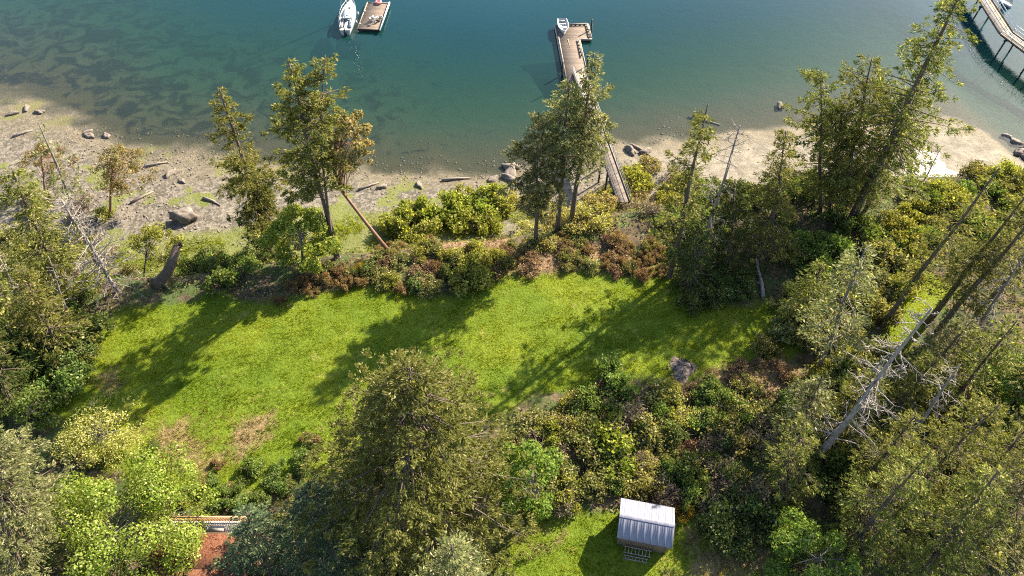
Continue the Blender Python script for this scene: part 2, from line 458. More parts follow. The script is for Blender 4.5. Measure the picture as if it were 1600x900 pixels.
def masks(x, y):
    yt = np.interp(x, *TOP); ysh = np.interp(x, *SHORE)
    lawn = np.zeros(x.shape)
    wob = (fbm(x, y, 3, 21) - .5) * 3.2
    for p in LAWNS: lawn = np.maximum(lawn, sm(-.6, .8, sdist(x, y, p) + wob))
    dry = np.zeros(x.shape)
    for p in DRYS: dry = np.maximum(dry, sm(-1.8, 1.8, sdist(x, y, p) + wob * 1.3))
    beach = sm(2.6, 5.0, y - yt + wob * .6)
    algae = sm(.5, .72, fbm(x, y, 3.0, 31)) * sm(12, -5, x) * .95
    algae = np.maximum(algae, .8 * sm(8, 4, np.abs(y - yt - 7)) * sm(5, -5, x))
    gravel = np.interp(x, [-60, -10, 5, 15, 30], [1, 1, .8, .35, 0])
    d = y - ysh
    eel = np.interp(x, [-90, -45, -22, -5, 60], [.5, .5, .42, .27, .1]) * sm(0, 6, d) * sm(60, 30, d)
    eel = np.maximum(eel, .18 * sm(0, 1.5, d) * sm(7, 3, d) * sm(20, 0, x))
    return lawn, dry, beach, algae, gravel, eel

def axis(lo, hi, step, far0, far1):
    mid = np.arange(lo, hi + step / 2, step)
    def out(start, end, sgn):
        v, s, p = [], step, start
        while sgn * (end - p) > 0:
            s *= 1.25; p += sgn * s; v.append(p)
        return v
    return np.concatenate([out(lo, far0, -1)[::-1], mid, out(hi, far1, 1)])
gx, gy = axis(-64, 78, .38, -420, 420), axis(12, 128, .38, -160, 560)
X, Y = np.meshgrid(gx, gy)
nx, ny = len(gx), len(gy)
Z = height(X, Y)
xf, yf_, zf_ = X.ravel(), Y.ravel(), Z.ravel()
lawn, dry, beach, algae, gravel, eel = masks(xf, yf_)
up = (zf_ > -4) & (lawn < .4)
zf_ = zf_ + np.where(up, (fbm(xf, yf_, 2.2, 41) - .5) * .5, (fbm(xf, yf_, .9, 43) - .5) * .12 * (zf_ > -4))
idx = (np.arange(ny - 1)[:, None] * nx + np.arange(nx - 1)[None, :]).ravel()
Q = np.stack([idx, idx + 1, idx + nx + 1, idx + nx], 1)
g = link('ground', mesh('ground', np.stack([xf, yf_, zf_], 1), Q, mats=M['ground'], smooth=True,
                        attr=dict(lawn=lawn, dry=dry, beach=beach, algae=algae, gravel=gravel, eel=eel)))
g['kind'] = 'structure'
# water sheet: every other grid line
sx, sy = gx[::3], gy[::3]
X2, Y2 = np.meshgrid(sx, sy)
Z2 = height(X2, Y2).ravel()
n2x, n2y = len(sx), len(sy)
i2 = (np.arange(n2y - 1)[:, None] * n2x + np.arange(n2x - 1)[None, :]).ravel()
Q2 = np.stack([i2, i2 + 1, i2 + n2x + 1, i2 + n2x], 1)
keep = (Z2[Q2].min(1) < SEA + .3)
wtr = link('water', mesh('water', np.stack([X2.ravel(), Y2.ravel(), np.full(X2.size, SEA)], 1), Q2[keep], mats=M['water'], smooth=True,
                         attr=dict(depth=SEA - Z2)))
wtr['kind'] = 'structure'

def on_ground(x, y):
    return float(height(x, y))

# ------------------------------------------------------------------ foliage builders
def unit(v):
    return v / np.maximum(np.linalg.norm(v, axis=-1, keepdims=True), 1e-9)
def cards(P, D, Wv, L, Wd):
    """diamond shaped leaf or needle spray at each P, along D, width along Wv"""
    D, Wv = unit(D), unit(Wv)
    m = P + D * (L * .4)[:, None]
    V = np.stack([P, m + Wv * (Wd * .5)[:, None], P + D * L[:, None], m - Wv * (Wd * .5)[:, None]], 1).reshape(-1, 3)
    n = len(P)
    return V, np.arange(n * 4).reshape(n, 4)
def tint_of(rng, n, groups=None, spread=.55):
    t = rng.random(n)
    if groups is not None:
        gv = rng.random(int(groups.max()) + 1)
        t = t * spread + gv[groups] * (1 - spread)
        t = np.where(rng.random(n) < .12, .93 + .07 * rng.random(n), np.minimum(t, .9))
    return np.repeat(t, 4)
def twig_tubes(Sx, Mx, Ex, r):
    """three-sided tapered tubes through start, middle, end"""
    n = len(Sx)
    d = unit(Ex - Sx)
    a = unit(np.cross(d, np.array([.2, .3, .93]))); b = np.cross(d, a)
    V = np.zeros((n, 7, 3))
    for k in range(3):
        o = math.cos(k * 2.094) * a + math.sin(k * 2.094) * b
        V[:, k] = Sx + o * r[:, None]
        V[:, 3 + k] = Mx + o * (r * .6)[:, None]
    V[:, 6] = Ex
    base = np.arange(n)[:, None] * 7
    Q = np.concatenate([base + np.array([k, (k + 1) % 3, 3 + (k + 1) % 3, 3 + k]) for k in range(3)])
    T = np.concatenate([base + np.array([3 + k, 3 + (k + 1) % 3, 6]) for k in range(3)])
    return V.reshape(-1, 3), Q, T

def trunk_path(h, lean, bend, rng, n=9):
    t = np.linspace(0, 1, n)
    ph = rng.random() * 6.28
    wv = np.sin(t * math.pi) * bend
    x = lean[0] * t + wv * math.cos(ph) + np.sin(t * 9 + ph) * .012 * h * t * (1 - t) * 2
    y = lean[1] * t + wv * math.sin(ph) + np.cos(t * 8 + ph) * .012 * h * t * (1 - t) * 2
    return np.stack([x, y, h * t - .25 * (1 - t)], 1)
def at_path(path, t):
    tt = np.linspace(0, 1, len(path))
    return np.stack([np.interp(t, tt, path[:, k]) for k in range(3)], -1)

def conifer(root, h, R, cb=.25, nb=100, dens=26, seed=1, lean=(0, 0), leaf='fir', bark='bark', ss=1.0, p=.85, droop=.18, rt=None, clump=.6, bare=.0, bend=0.0, up=.45, tops=1):
    rng = np.random.default_rng(seed)
    path = trunk_path(h, lean, bend, rng)
    rt = rt or h * .0125
    mb = MB()
    mb.tube(path, rt * (1.12 - np.linspace(0, 1, len(path))) ** .85 + .012, 8, wob=.18, rng=rng)
    mb.tube([path[0] + (0, 0, -.2), path[0] + (path[1] - path[0]) * .3], [rt * 1.6, rt * .95], 8, wob=.3, rng=rng)
    mb.build('trunk', M[bark], root, smooth=True)
    u = np.sort(rng.random(nb) ** .95)
    t = cb + (1 - cb) * u * .985
    prof = np.maximum(1 - u, .02) ** p * np.minimum(1, (u + .25) / .42)
    az = rng.random(nb) * 2 * math.pi
    f = rng.random(4) * 6.28
    lump = .5 + .5 * np.sin(az * 2 + f[0] + u * 9) * np.sin(u * 21 + f[1]) + .35 * np.sin(az * 3 + f[2] - u * 14)
    L = R * prof * rng.uniform(.6, 1.12, nb) * (1 - clump + clump * np.clip(lump + .35, .25, 1.35)) + .35 * ss
    el = up * (u - .35) + rng.normal(0, .16, nb)
    base = at_path(path, t)
    dh = np.stack([np.cos(az), np.sin(az), np.zeros(nb)], 1)
    pp = np.stack([-np.sin(az), np.cos(az), np.zeros(nb)], 1)
    def pos(i, s):
        Ls = L[i] * s
        q = base[i] + dh[i] * (Ls * np.cos(el[i]))[:, None]
        q[:, 2] += Ls * np.sin(el[i]) - droop * L[i] * s * s + .06 * L[i] * s ** 4
        return q
    ii = np.arange(nb)
    Vt, Qt, Tt = twig_tubes(base, pos(ii, np.full(nb, .55)), pos(ii, np.full(nb, .88)), np.minimum(.014 * L + .01, .09))
    link('branches', mesh('branches', Vt, Qt, Tt, M[bark]), root, kind='stuff')
    green = rng.random(nb) > bare
    k = np.maximum((1.35 * dens * L * green * rng.uniform(.5, 1.3, nb)).astype(int), np.where(green, 6, 0))
    bi = np.repeat(ii, k)
    n = len(bi)
    NC = 18   # boughs along each branch
    cs = 1 - .84 * rng.random((nb, NC)) ** 1.25
    csd = rng.choice([-1, 1], (nb, NC)) * rng.random((nb, NC)) ** .7
    ck = (rng.random(n) * np.clip(2 + L[bi] * 1.4, 2, NC)).astype(int)
    s = np.clip(cs[bi, ck] + rng.normal(0, .2 * ss, n) / np.maximum(L[bi], .8), .08, 1.04)
    lat = csd[bi, ck] * (.34 * (1.12 - cs[bi, ck]) * L[bi] + .15 * ss) + rng.normal(0, .17 * ss, n)
    side = np.sign(lat)
    Pp = pos(bi, s) + pp[bi] * lat[:, None]
    Pp[:, 2] += -.2 * np.abs(lat) + rng.normal(0, .08 * ss, n)
    bi_c = bi * NC + ck
    D = dh[bi] * .75 + pp[bi] * (side * .6)[:, None] + rng.normal(0, .42, (n, 3))
    D[:, 2] -= .12
    Wv = np.cross(unit(D), np.array([0, 0, 1.0])) + rng.normal(0, .45, (n, 3))
    Lc = rng.uniform(.2, .5, n) * ss
    V, Q = cards(Pp, D, Wv, Lc, Lc * rng.uniform(.24, .42, n))
    # leader tuft
    link('crown', mesh('crown', V, Q, mats=M[leaf], attr=dict(tint=tint_of(rng, n, bi_c, .6))), root)

def broad(root, h, R, cb=.3, nc=30, nl=9000, seed=1, lean=(0, 0), leaf='lime', bark='barkgrey', ls=.34, rt=None, flat=.75, path=None, cr=.3, droop=.25):
    rng = np.random.default_rng(seed)
    if path is None:
        path = trunk_path(h * .75, (lean[0] * .75, lean[1] * .75), .04 * h, rng, 7)
    rt = rt or h * .018
    mb = MB().tube(path, rt * (1.1 - .8 * np.linspace(0, 1, len(path))), 8, wob=.15, rng=rng)
    mb.build('trunk', M[bark], root, smooth=True)
    hc = h * (1 - cb) / 2
    c0 = np.array([lean[0] * .85, lean[1] * .85, h - hc])
    th = rng.random(nc) * 6.283
    zz = rng.uniform(-.75, 1, nc)
    rr = np.sqrt(np.maximum(1 - zz ** 2, .05)) * rng.uniform(.4, 1.08, nc)
    C = c0 + np.stack([np.cos(th) * rr * R, np.sin(th) * rr * R, zz * hc * .82], 1)
    crr = R * cr * rng.uniform(.45, 1.3, nc)
    st = at_path(path, rng.uniform(.45, 1, nc))
    mid = (st + C) / 2 + np.array([0, 0, .06 * h])
    Vt, Qt, Tt = twig_tubes(st, mid, C, np.full(nc, rt * .3))
    link('limbs', mesh('limbs', Vt, Qt, Tt, M[bark]), root, kind='stuff')
    ci = rng.choice(nc, nl, p=crr ** 2 / (crr ** 2).sum())
    o = unit(rng.normal(0, 1, (nl, 3)))
    o[:, 2] = np.where(o[:, 2] < -.2, o[:, 2] * .5, o[:, 2])
    P = C[ci] + o * (crr[ci] * rng.uniform(.45, 1.08, nl) ** .6)[:, None] * np.array([1, 1, flat])
    D = np.cross(o, rng.normal(0, 1, (nl, 3))) + o * .3
    D[:, 2] -= droop
    Wv = np.cross(unit(D), o + rng.normal(0, .45, (nl, 3)))
    Lc = ls * rng.uniform(.6, 1.25, nl)
    V, Q = cards(P, D, Wv, Lc, Lc * rng.uniform(.55, .85, nl))
    link('crown', mesh('crown', V, Q, mats=M[leaf], attr=dict(tint=tint_of(rng, nl, ci, .7))), root)

def dead_tree(root, h, lean, seed, nb=26, R=2.4, rt=None, mat='snag', lo=.25, up=.15, bend=0.0, fine=7):
    rng = np.random.default_rng(seed)
    path = trunk_path(h, lean, bend, rng)
    rt = rt or h * .014
    MB().tube(path, rt * (1.1 - np.linspace(0, 1, len(path))) ** .8 + .015, 8, wob=.4, rng=rng).build('trunk', M[mat], root)
    for k in range(nb):
        t = lo + (1 - lo) * rng.random()
        az = rng.random() * 6.283
        L = R * (1.1 - t) ** .5 * rng.uniform(.5, 1.2)
        b = at_path(path, np.array([t]))[0]
        d = np.array([math.cos(az), math.sin(az), up + rng.normal(0, .25)])
        pts = [b]
        for s in range(4):
            d = d + rng.normal(0, .18, 3) + (0, 0, -.05)
            d /= np.linalg.norm(d)
            pts.append(pts[-1] + d * L / 4)
        mb = MB().tube(pts, np.array([.05, .036, .026, .018, .01]) * (.7 + L / 4), 4, cap=False)
        for q in range(fine):
            s = rng.integers(1, 4); f = rng.random()
            a = pts[s] * (1 - f) + pts[s + 1] * f
            dd = d * .5 + rng.normal(0, .6, 3); dd /= np.linalg.norm(dd)
            e = a + dd * L * rng.uniform(.15, .42)
            mb.tube([a, (a + e) / 2 + rng.normal(0, .05, 3), e], [.024, .017, .01], 3, cap=False)
        mb.build('branch', M[mat], root)

def shrub_mesh(name, seed, leaf, r=1.0, hgt=1.1, nl=2000, nc=17, ls=.15, twigs=26):
    rng = np.random.default_rng(seed)
    th = rng.random(nc) * 6.283; rr = np.sqrt(rng.random(nc)) * r * .95
    C = np.stack([np.cos(th) * rr, np.sin(th) * rr, hgt * (1 - .5 * (rr / r) ** 2) * rng.uniform(.3, 1.05, nc)], 1)
    cr = rng.uniform(.13, .4, nc) * r
    ci = rng.choice(nc, nl, p=cr ** 2 / (cr ** 2).sum())
    o = unit(rng.normal(0, 1, (nl, 3)))
    P = C[ci] + o * (cr[ci] * (.3 + .8 * rng.random(nl) ** .8 + (rng.random(nl) < .2) * .7 * rng.random(nl)))[:, None] * np.array([1, 1, .85])
    P[:, 2] = np.maximum(P[:, 2], .03)
    D = np.cross(o, rng.normal(0, 1, (nl, 3))) + o * .5
    Wv = np.cross(unit(D), o + rng.normal(0, .5, (nl, 3)))
    Lc = ls * rng.uniform(.55, 1.3, nl)
    V, Q = cards(P, D, Wv, Lc, Lc * rng.uniform(.4, .8, nl))
    e = C[rng.integers(0, nc, twigs)] + rng.normal(0, .3 * r, (twigs, 3)) + (0, 0, .25 * r)
    s0 = np.stack([rng.normal(0, .15 * r, twigs), rng.normal(0, .15 * r, twigs), np.full(twigs, -.15)], 1)
    Vt, Qt, Tt = twig_tubes(s0, (s0 + e) / 2 + rng.normal(0, .1, (twigs, 3)), e, np.full(twigs, .022))
    nv = len(V)
    tint = np.concatenate([tint_of(rng, nl, ci, .5), np.zeros(len(Vt))])
    return mesh(name, np.vstack([V, Vt]), np.vstack([Q, Qt + nv]), Tt + nv, [M[leaf], M['twig']],
                np.concatenate([np.zeros(nl), np.ones(len(Qt) + len(Tt))]), dict(tint=tint))
SHRUBS = {}
def shrub_proto(leaf, rng):
    if leaf not in SHRUBS:
        kw = dict(plum=dict(nl=900, ls=.13, twigs=90), rust=dict(nl=1600, ls=.15, hgt=.75), bram=dict(nl=2000, hgt=.8), pale=dict(nl=1300, ls=.13, twigs=50),
                  broom=dict(nl=1500, ls=.11), lime=dict(nl=2200, ls=.18), firgrey=dict(nl=1600, ls=.2, hgt=1.4)).get(leaf, {})
        SHRUBS[leaf] = [shrub_mesh('shrub_' + leaf, 50 + 10 * len(SHRUBS) + k, leaf, **kw) for k in range(4)]
    return SHRUBS[leaf][rng.integers(0, 4)]
PLACED = []
def shrub(p, leaf, s, label, group, rng, name='shrub', cat='shrub'):
    o = link(name, shrub_proto(leaf, rng), None, p, rng.random() * 6.28, label=label, category=cat, group=group)
    o.scale = (s * rng.uniform(.85, 1.2), s * rng.uniform(.85, 1.2), s * rng.uniform(.8, 1.15))
    return o
def scatter(n, pts, seed, mind=.9):
    """n spread points inside a traced polygon, in ground coordinates"""
    rng = np.random.default_rng(seed)
    pg = poly(pts)
    lo, hi = pg.min(0), pg.max(0)
    out = []
    for _ in range(n * 60):
        q = lo + (hi - lo) * rng.random(2)
        if sdist(q[0:1], q[1:2], pg)[0] < 0: continue
        if any((q[0] - a) ** 2 + (q[1] - b) ** 2 < mind * mind for a, b in out): continue
        out.append((q[0], q[1]))
        if len(out) == n: break
    return [np.array([a, b, on_ground(a, b)]) for a, b in out]

# ------------------------------------------------------------------ trees (base pixel, top pixel, builder settings)
def plant(kind, base, top, label, cat='tree', name=None, group=None, **kw):
    b = GT(*base)
    tp = top_of(b, *top)
    lean = (tp[0] - b[0], tp[1] - b[1])
    h = tp[2] - b[2]
    nm = name or {'c': 'fir_tree', 'b': 'leafy_tree', 'd': 'dead_tree'}[kind]
    root = thing(nm, label, cat, b, 0, group)
    if kind == 'c':
        conifer(root, h, lean=lean, **kw)
    elif kind == 'b':
        broad(root, h, lean=lean, **kw)
    else:
        dead_tree(root, h, lean, **kw)
    return root

# ------------------------------------------------------------------ large structure: house, shed, docks, pier
def boards(root, name, length, width, gap, count, thick, mat, origin=(0, 0, 0), step_axis='y'):
    """count boards side by side, sharing one mesh; long side along x (step y) or y (step x)"""
    a = (length, width - gap) if step_axis == 'y' else (width - gap, length)
    me = MB().box((0, 0, -thick), (a[0], a[1], 0), .006).me(name, M[mat])
    rng = random.Random(count)
    for k in range(count):
        d = (0, k * width, rng.uniform(-.006, .006)) if step_axis == 'y' else (k * width, 0, rng.uniform(-.006, .006))
        link(name, me, root, (origin[0] + d[0], origin[1] + d[1], origin[2] + d[2]))

# house at lower left: litter-covered roof, grey deck and slatted cedar railing beyond it
hz = on_ground(-23, 19)
house = thing('house', 'house corner with a roof under rusty needle litter, beside a grey deck', 'house', (-23.6, 19.6, hz))
MB().box((-3.2, -5.2, -.3), (3.6, -.12, 3.2)).build('wall', M['shedwall'], house)
for sgn, nm in ((1, 'roof'), (-1, 'roof')):
    mb = MB()
    y0, y1 = (-2.7, .25) if sgn > 0 else (-2.712, -5.6)
    mb.add([(-3.6, y0, 4.35), (4.0, y0, 4.35), (4.0, y1, 3.5), (-3.6, y1, 3.5), (-3.6, y0, 4.2), (4.0, y0, 4.2), (4.0, y1, 3.35), (-3.6, y1, 3.35)],
           [(0, 3, 2, 1), (4, 5, 6, 7), (0, 1, 5, 4), (1, 2, 6, 5), (2, 3, 7, 6), (3, 0, 4, 7)])
    r = mb.build(nm, M['needle'], house)
    if sgn > 0:
        rl = np.random.default_rng(5)
        n = 5200
        q = np.stack([rl.uniform(-3.5, 3.9, n), rl.uniform(y0, y1, n)], 1)
        zq = 4.35 - (q[:, 1] - y0) / (y1 - y0) * .85 + .012
        keepq = rl.random(n) < .35 + .65 * sm(-2.6, .0, q[:, 1])
        q, zq = q[keepq], zq[keepq]; n = len(q)
        V, Qd = cards(np.column_stack([q, zq]), rl.normal(0, 1, (n, 3)) * (1, 1, .25), rl.normal(0, 1, (n, 3)) * (1, 1, .25), rl.uniform(.06, .16, n), rl.uniform(.03, .08, n))
        M['litter'] = leaf_mat('needle_clumps', (.1, .035, .017), (.2, .075, .03), (.2, .12, .07), trans=.1)
        link('needle_litter', mesh('needle_litter', V, Qd, mats=M['litter'], attr=dict(tint=tint_of(rl, n))), r, kind='stuff')
MB().bar((-3.6, .29, 3.43), (4.0, .29, 3.43), .08, .12).build('gutter', M['shedwall'], house)
boards(house, 'deck_board', 1.15, .15, .012, 48, .04, 'greydeck', (-3.4, .42, 2.75), 'x')
MB().box((-3.4, .42, 2.5), (3.8, 1.57, 2.705)).build('deck_frame', M['shedwall'], house)
for x in (-3.2, -1.0, 1.2, 3.5):
    MB().box((x, 1.3, -.3), (x + .14, 1.44, 2.5)).build('deck_post', M['shedwall'], house)
rail_ = MB().box((-3.4, 1.42, 3.62), (3.8, 1.58, 3.67)).box((-3.4, 1.47, 2.86), (3.8, 1.53, 2.92)).build('railing', M['cedar'], house)
bal = MB().box((0, 0, 0), (.05, .04, .7)).me('baluster', M['cedar'])
for k in range(58):
    link('baluster', bal, rail_, (-3.35 + k * .124, 1.48, 2.92))
MB().box((-.2, .6, 2.77), (1.0, 1.1, 3.1), .04).build('deck_box', M['greydeck'], house)

# shed
sp = np.array([8.28, 20.01]); ang = math.atan2(-.85, 4.29)
shz = on_ground(10, 21)
shed = thing('shed', 'small shed with a ribbed metal gable roof standing in the mown clearing', 'shed', (sp[0], sp[1], shz), ang)
wall = MB().box((.22, .3, -.2), (4.15, 2.95, 2.3))
wall.add([(.22, .3, 2.3), (.22, 2.95, 2.3), (.22, 1.625, 2.76), (4.15, .3, 2.3), (4.15, 2.95, 2.3), (4.15, 1.625, 2.76)], None, [(0, 2, 1), (3, 4, 5)])
wall.build('wall', M['shedwall'], shed)
for k in range(19):
    MB().box((.22 + k * .208, .262, -.2), (.22 + k * .208 + .19, .297, 2.28)).build('board', M['shedwall'], shed)
MB().box((3.0, .235, 0), (3.85, .26, 1.95)).build('door', M['shedwall'], shed)
def roof_panel(sgn):
    # one ribbed sheet .546 m wide; runs from the ridge down to an eave
    xs, zs = [], []
    for r in range(3):
        b = r * .182
        xs += [b, b + .012, b + .032, b + .044]; zs += [0, .009, .009, 0]
    xs.append(.54); zs.append(0)
    run, drop = 1.66, .58
    V, n = [], len(xs)
    for i in range(n): V.append((xs[i], 0, zs[i]))
    for i in range(n): V.append((xs[i], sgn * run, zs[i] - drop))
    for i in range(n): V.append((xs[i], 0, zs[i] - .012))
    for i in range(n): V.append((xs[i], sgn * run, zs[i] - drop - .012))
    Qs = []
    for i in range(n - 1):
        Qs += [(i, i + 1, n + i + 1, n + i), (2 * n + i, 3 * n + i, 3 * n + i + 1, 2 * n + i + 1), (n + i, n + i + 1, 3 * n + i + 1, 3 * n + i)]
    Qs += [(0, n, 3 * n, 2 * n), (n - 1, 3 * n - 1, 4 * n - 1, 2 * n - 1)]
    return mesh('roof_panel', V, Qs, mats=M['metalroof'])
for sgn in (1, -1):
    pm = roof_panel(sgn)
    for k in range(8):
        link('roof_panel', pm, shed, (.005 + k * .5465, 1.625 + sgn * .01, 2.82 + .002 * (k % 2)))
MB().add([(0, 1.45, 2.8), (0, 1.625, 2.87), (0, 1.8, 2.8), (4.38, 1.45, 2.8), (4.38, 1.625, 2.87), (4.38, 1.8, 2.8)],
         [(0, 3, 4, 1), (1, 4, 5, 2)]).build('ridge_cap', M['metalroof'], shed)
for y in (.02, 3.2):
    MB().bar((.03, y, 2.17), (4.35, y, 2.17), .03, .14).build('fascia', M['shedwall'], shed)
for y in (-.32, .12):
    pass
lad = thing('ladder', 'grey ladder lying on its side under the front eave of the metal-roofed shed', 'ladder', (sp[0], sp[1], shz), ang)
for a, b in (((.75, .06, .55), (3.0, .06, .55)), ((.75, -.32, .22), (3.0, -.32, .22)), ((.85, -.5, .12), (2.8, -.5, .12)), ((.85, -.75, .05), (2.8, -.75, .05))):
    MB().bar(a, b, .07, .05).build('rail', M['snag'], lad)
for k in range(8):
    x = .9 + k * .28
    MB().bar((x, .06, .55), (x, -.32, .22), .045, .04).build('rung', M['snag'], lad)
    if k < 7: MB().bar((x + .1, -.5, .12), (x + .1, -.75, .05), .045, .04).build('rung', M['snag'], lad)

# L-shaped float with planks
DZ = SEA + .5
dk = thing('floating_dock', 'weathered L-shaped floating dock with a white skiff on its far end', 'dock', (8.28, 93.2, DZ), math.radians(3.4))
boards(dk, 'plank', 3.5, .2, .02, 59, .05, 'plank', (0, 0, 0))
boards(dk, 'plank', 5.5, .2, .02, 22, .05, 'plank', (0, 11.8, 0))
MB().box((.05, .05, -.55), (3.45, 11.79, -.055)).build('float_block', M['pile'], dk)
MB().box((.05, 11.8, -.55), (5.45, 16.15, -.055)).build('float_block', M['pile'], dk)
for a, b in (((-.09, -.1), (-.09, 16.3)), ((3.59, 1.5), (3.59, 11.7)), ((3.5, 11.72), (5.6, 11.72)), ((5.59, 11.8), (5.59, 16.3)), ((0, 16.29), (5.5, 16.29))):
    MB().bar((*a, -.08), (*b, -.08), .16, .34).build('edge_beam', M['beam'], dk)
def bull_rail(a, b, n):
    MB().bar((*a, .27), (*b, .27), .15, .13).build('bull_rail', M['beam'], dk)
    for k in range(n):
        f = (k + .5) / n
        x, y = a[0] + (b[0] - a[0]) * f, a[1] + (b[1] - a[1]) * f
        MB().box((x - .09, y - .12, 0), (x + .09, y + .12, .205)).build('rail_block', M['dark'], dk)
bull_rail((3.32, 6.5), (3.32, 11.6), 5); bull_rail((5.32, 11.9), (5.32, 16), 5); bull_rail((2.3, 16.05), (5.3, 16.05), 4); bull_rail((.12, .4), (.12, 12.2), 9)
for x, y in ((-.28, 2.5), (5.85, 14.5), (3.85, 4)):
    MB().tube([(x, y, -4), (x, y, 1.9)], .15, 9).build('mooring_pile', M['pile'], dk)

# gangway and walkway on piles
def walkway(root, P, width, step, mat):
    """planks across a straight run from P[0] to P[1]"""
    a, b = np.array(P[0], float), np.array(P[1], float)
    L = np.linalg.norm(b - a); d = (b - a) / L
    rz, ry = math.atan2(d[1], d[0]), -math.asin(d[2])
    me = MB().box((0, -width / 2, -.05), (step - .02, width / 2, 0), .004).me('plank', M[mat])
    for k in range(int(L / step)):
        o = link('plank', me, root, a + d * k * step)
        o.rotation_euler = (0, ry, rz)
    r = np.array([-d[1], d[0], 0])
    for s in (-1, 1):
        MB().bar(a + r * s * width * .42 - (0, 0, .17), b + r * s * width * .42 - (0, 0, .17), .14, .22).build('stringer', M['pile'], root)
    return a, b, d, r, L
def railing(root, a, b, off, r, n, mat, hgt=1.05, both=True, rad=.04):
    for s in ((-1, 1) if both else (1,)):
        rl_ = MB().tube([a + r * s * off + (0, 0, hgt), b + r * s * off + (0, 0, hgt)], rad, 6).tube([a + r * s * off + (0, 0, hgt * .55), b + r * s * off + (0, 0, hgt * .55)], rad * .8, 6)
        q = rl_.build('handrail', M[mat], root)
        for k in range(n + 1):
            p = a + (b - a) * k / n + r * s * off
            MB().tube([p - (0, 0, .1), p + (0, 0, hgt)], rad * .9, 6).build('rail_post', M[mat], q)
W0, W1, W2 = np.array((13.3, 61.0, -.35)), np.array((10.9, 82.5, -2.1)), np.array((10.2, 95.6, DZ + .1))
wk = thing('walkway', 'narrow timber walkway on piles crossing the beach to the gangway', 'walkway', tuple(W0))
a, b, d, r, L = walkway(wk, ((0, 0, 0), W1 - W0), 1.6, .22, 'plankgrey')
for s in (-1, 1):
    MB().bar(a + r * s * .75 + (0, 0, .06), b + r * s * .75 + (0, 0, .06), .1, .12).build('kerb_rail', M['pile'] if s > 0 else M['beam'], wk)
railing(wk, a, b, .78, r, 11, 'beam', 1.0, True)
for k in range(6):
    for s in (-1, 1):
        p = a + (b - a) * (k + .6) / 6 + r * s * .75
        MB().tube([p + (0, 0, -.1), p + (0, 0, -6.5)], .13, 8).build('pile', M['pile'], wk)
gw = thing('gangway', 'sloping gangway with pale handrails leading down to the L-shaped dock', 'gangway', tuple(W1))
a, b, d, r, L = walkway(gw, ((0, .25, 0), W2 - W1), 1.5, .22, 'plankpale')
railing(gw, a, b, .72, r, 7, 'rail', 1.0)

# tall pier at upper right
pr = thing('pier', 'high timber pier on dark piles with a railing at the bright right edge', 'pier', (79.7, 103.7, -3.8))
PR = [np.array(p, float) for p in ((3.6, 38, 0), (0, 0, 0), (3.2, -12, .15), (8.5, -26, .3))]
for (p, q) in zip(PR[:-1], PR[1:]):
    a, b, d, r, L = walkway(pr, (p, q), 2.3, .24, 'plankpale')
    for s in (-1, 1):
        MB().bar(a + r * s * 1.12 + (0, 0, .07), b + r * s * 1.12 + (0, 0, .07), .12, .14).build('kerb_rail', M['plankpale'], pr)
    railing(pr, a, b, 1.2, r, max(3, int(L / 2.4)), 'rail', 1.1, True, .06)
    for k in range(int(L / 5.6)):
        f = (k + .25) / (L / 5.6)
        for s in (-1, 1):
            p0 = a + (b - a) * f + r * s * 1.0
            MB().tube([p0 + (0, 0, -.1), p0 + r * s * .5 + (0, 0, -9)], .14, 8).build('pile', M['pile'], pr)
        MB().bar(a + (b - a) * f - r * 1.3 - (0, 0, .4), a + (b - a) * f + r * 1.3 - (0, 0, .4), .25, .25).build('cross_beam', M['pile'], pr)

# swim float with white edge rail
fl = thing('swim_float', 'square wooden float with a white edge rail moored beside the sailboat', 'float', (-25.85, 108.4, DZ), math.radians(-4))
boards(fl, 'plank', 3.75, .21, .02, 40, .05, 'plank', (0, 0, 0))
MB().box((.04, .04, -.5), (3.7, 8.35, -.055)).build('float_block', M['pile'], fl)
MB().bar((-.07, -.1, 0), (-.07, 8.5, 0), .14, .22).build('edge_beam', M['plankpale'], fl)
MB().bar((3.84, -.5, .14), (3.84, 8.5, .14), .2, .3).build('edge_beam', M['paint'], fl, label='white painted edge beam')
MB().bar((0, -.07, -.1), (3.74, -.07, -.1), .14, .3).build('edge_beam', M['pile'], fl)
MB().bar((0, 8.46, 0), (3.74, 8.46, 0), .12, .22).build('edge_beam', M['beam'], fl)
for y in (1.2, 5.2):
    MB().bar((-.12, y, .16), (.28, y + .25, .16), .07, .1).build('cleat', M['paint'], fl)
def pt(root, x, y, z):
    c, s_ = math.cos(root.rotation_euler.z), math.sin(root.rotation_euler.z)
    return (root.location.x + c * x - s_ * y, root.location.y + s_ * x + c * y, root.location.z + z)

# ------------------------------------------------------------------ trees
FB, FC, FR_, FL_ = 'firs along the bluff edge', 'conifers behind the lawn', 'conifers in the right-hand wood', 'conifers in the left-hand wood'
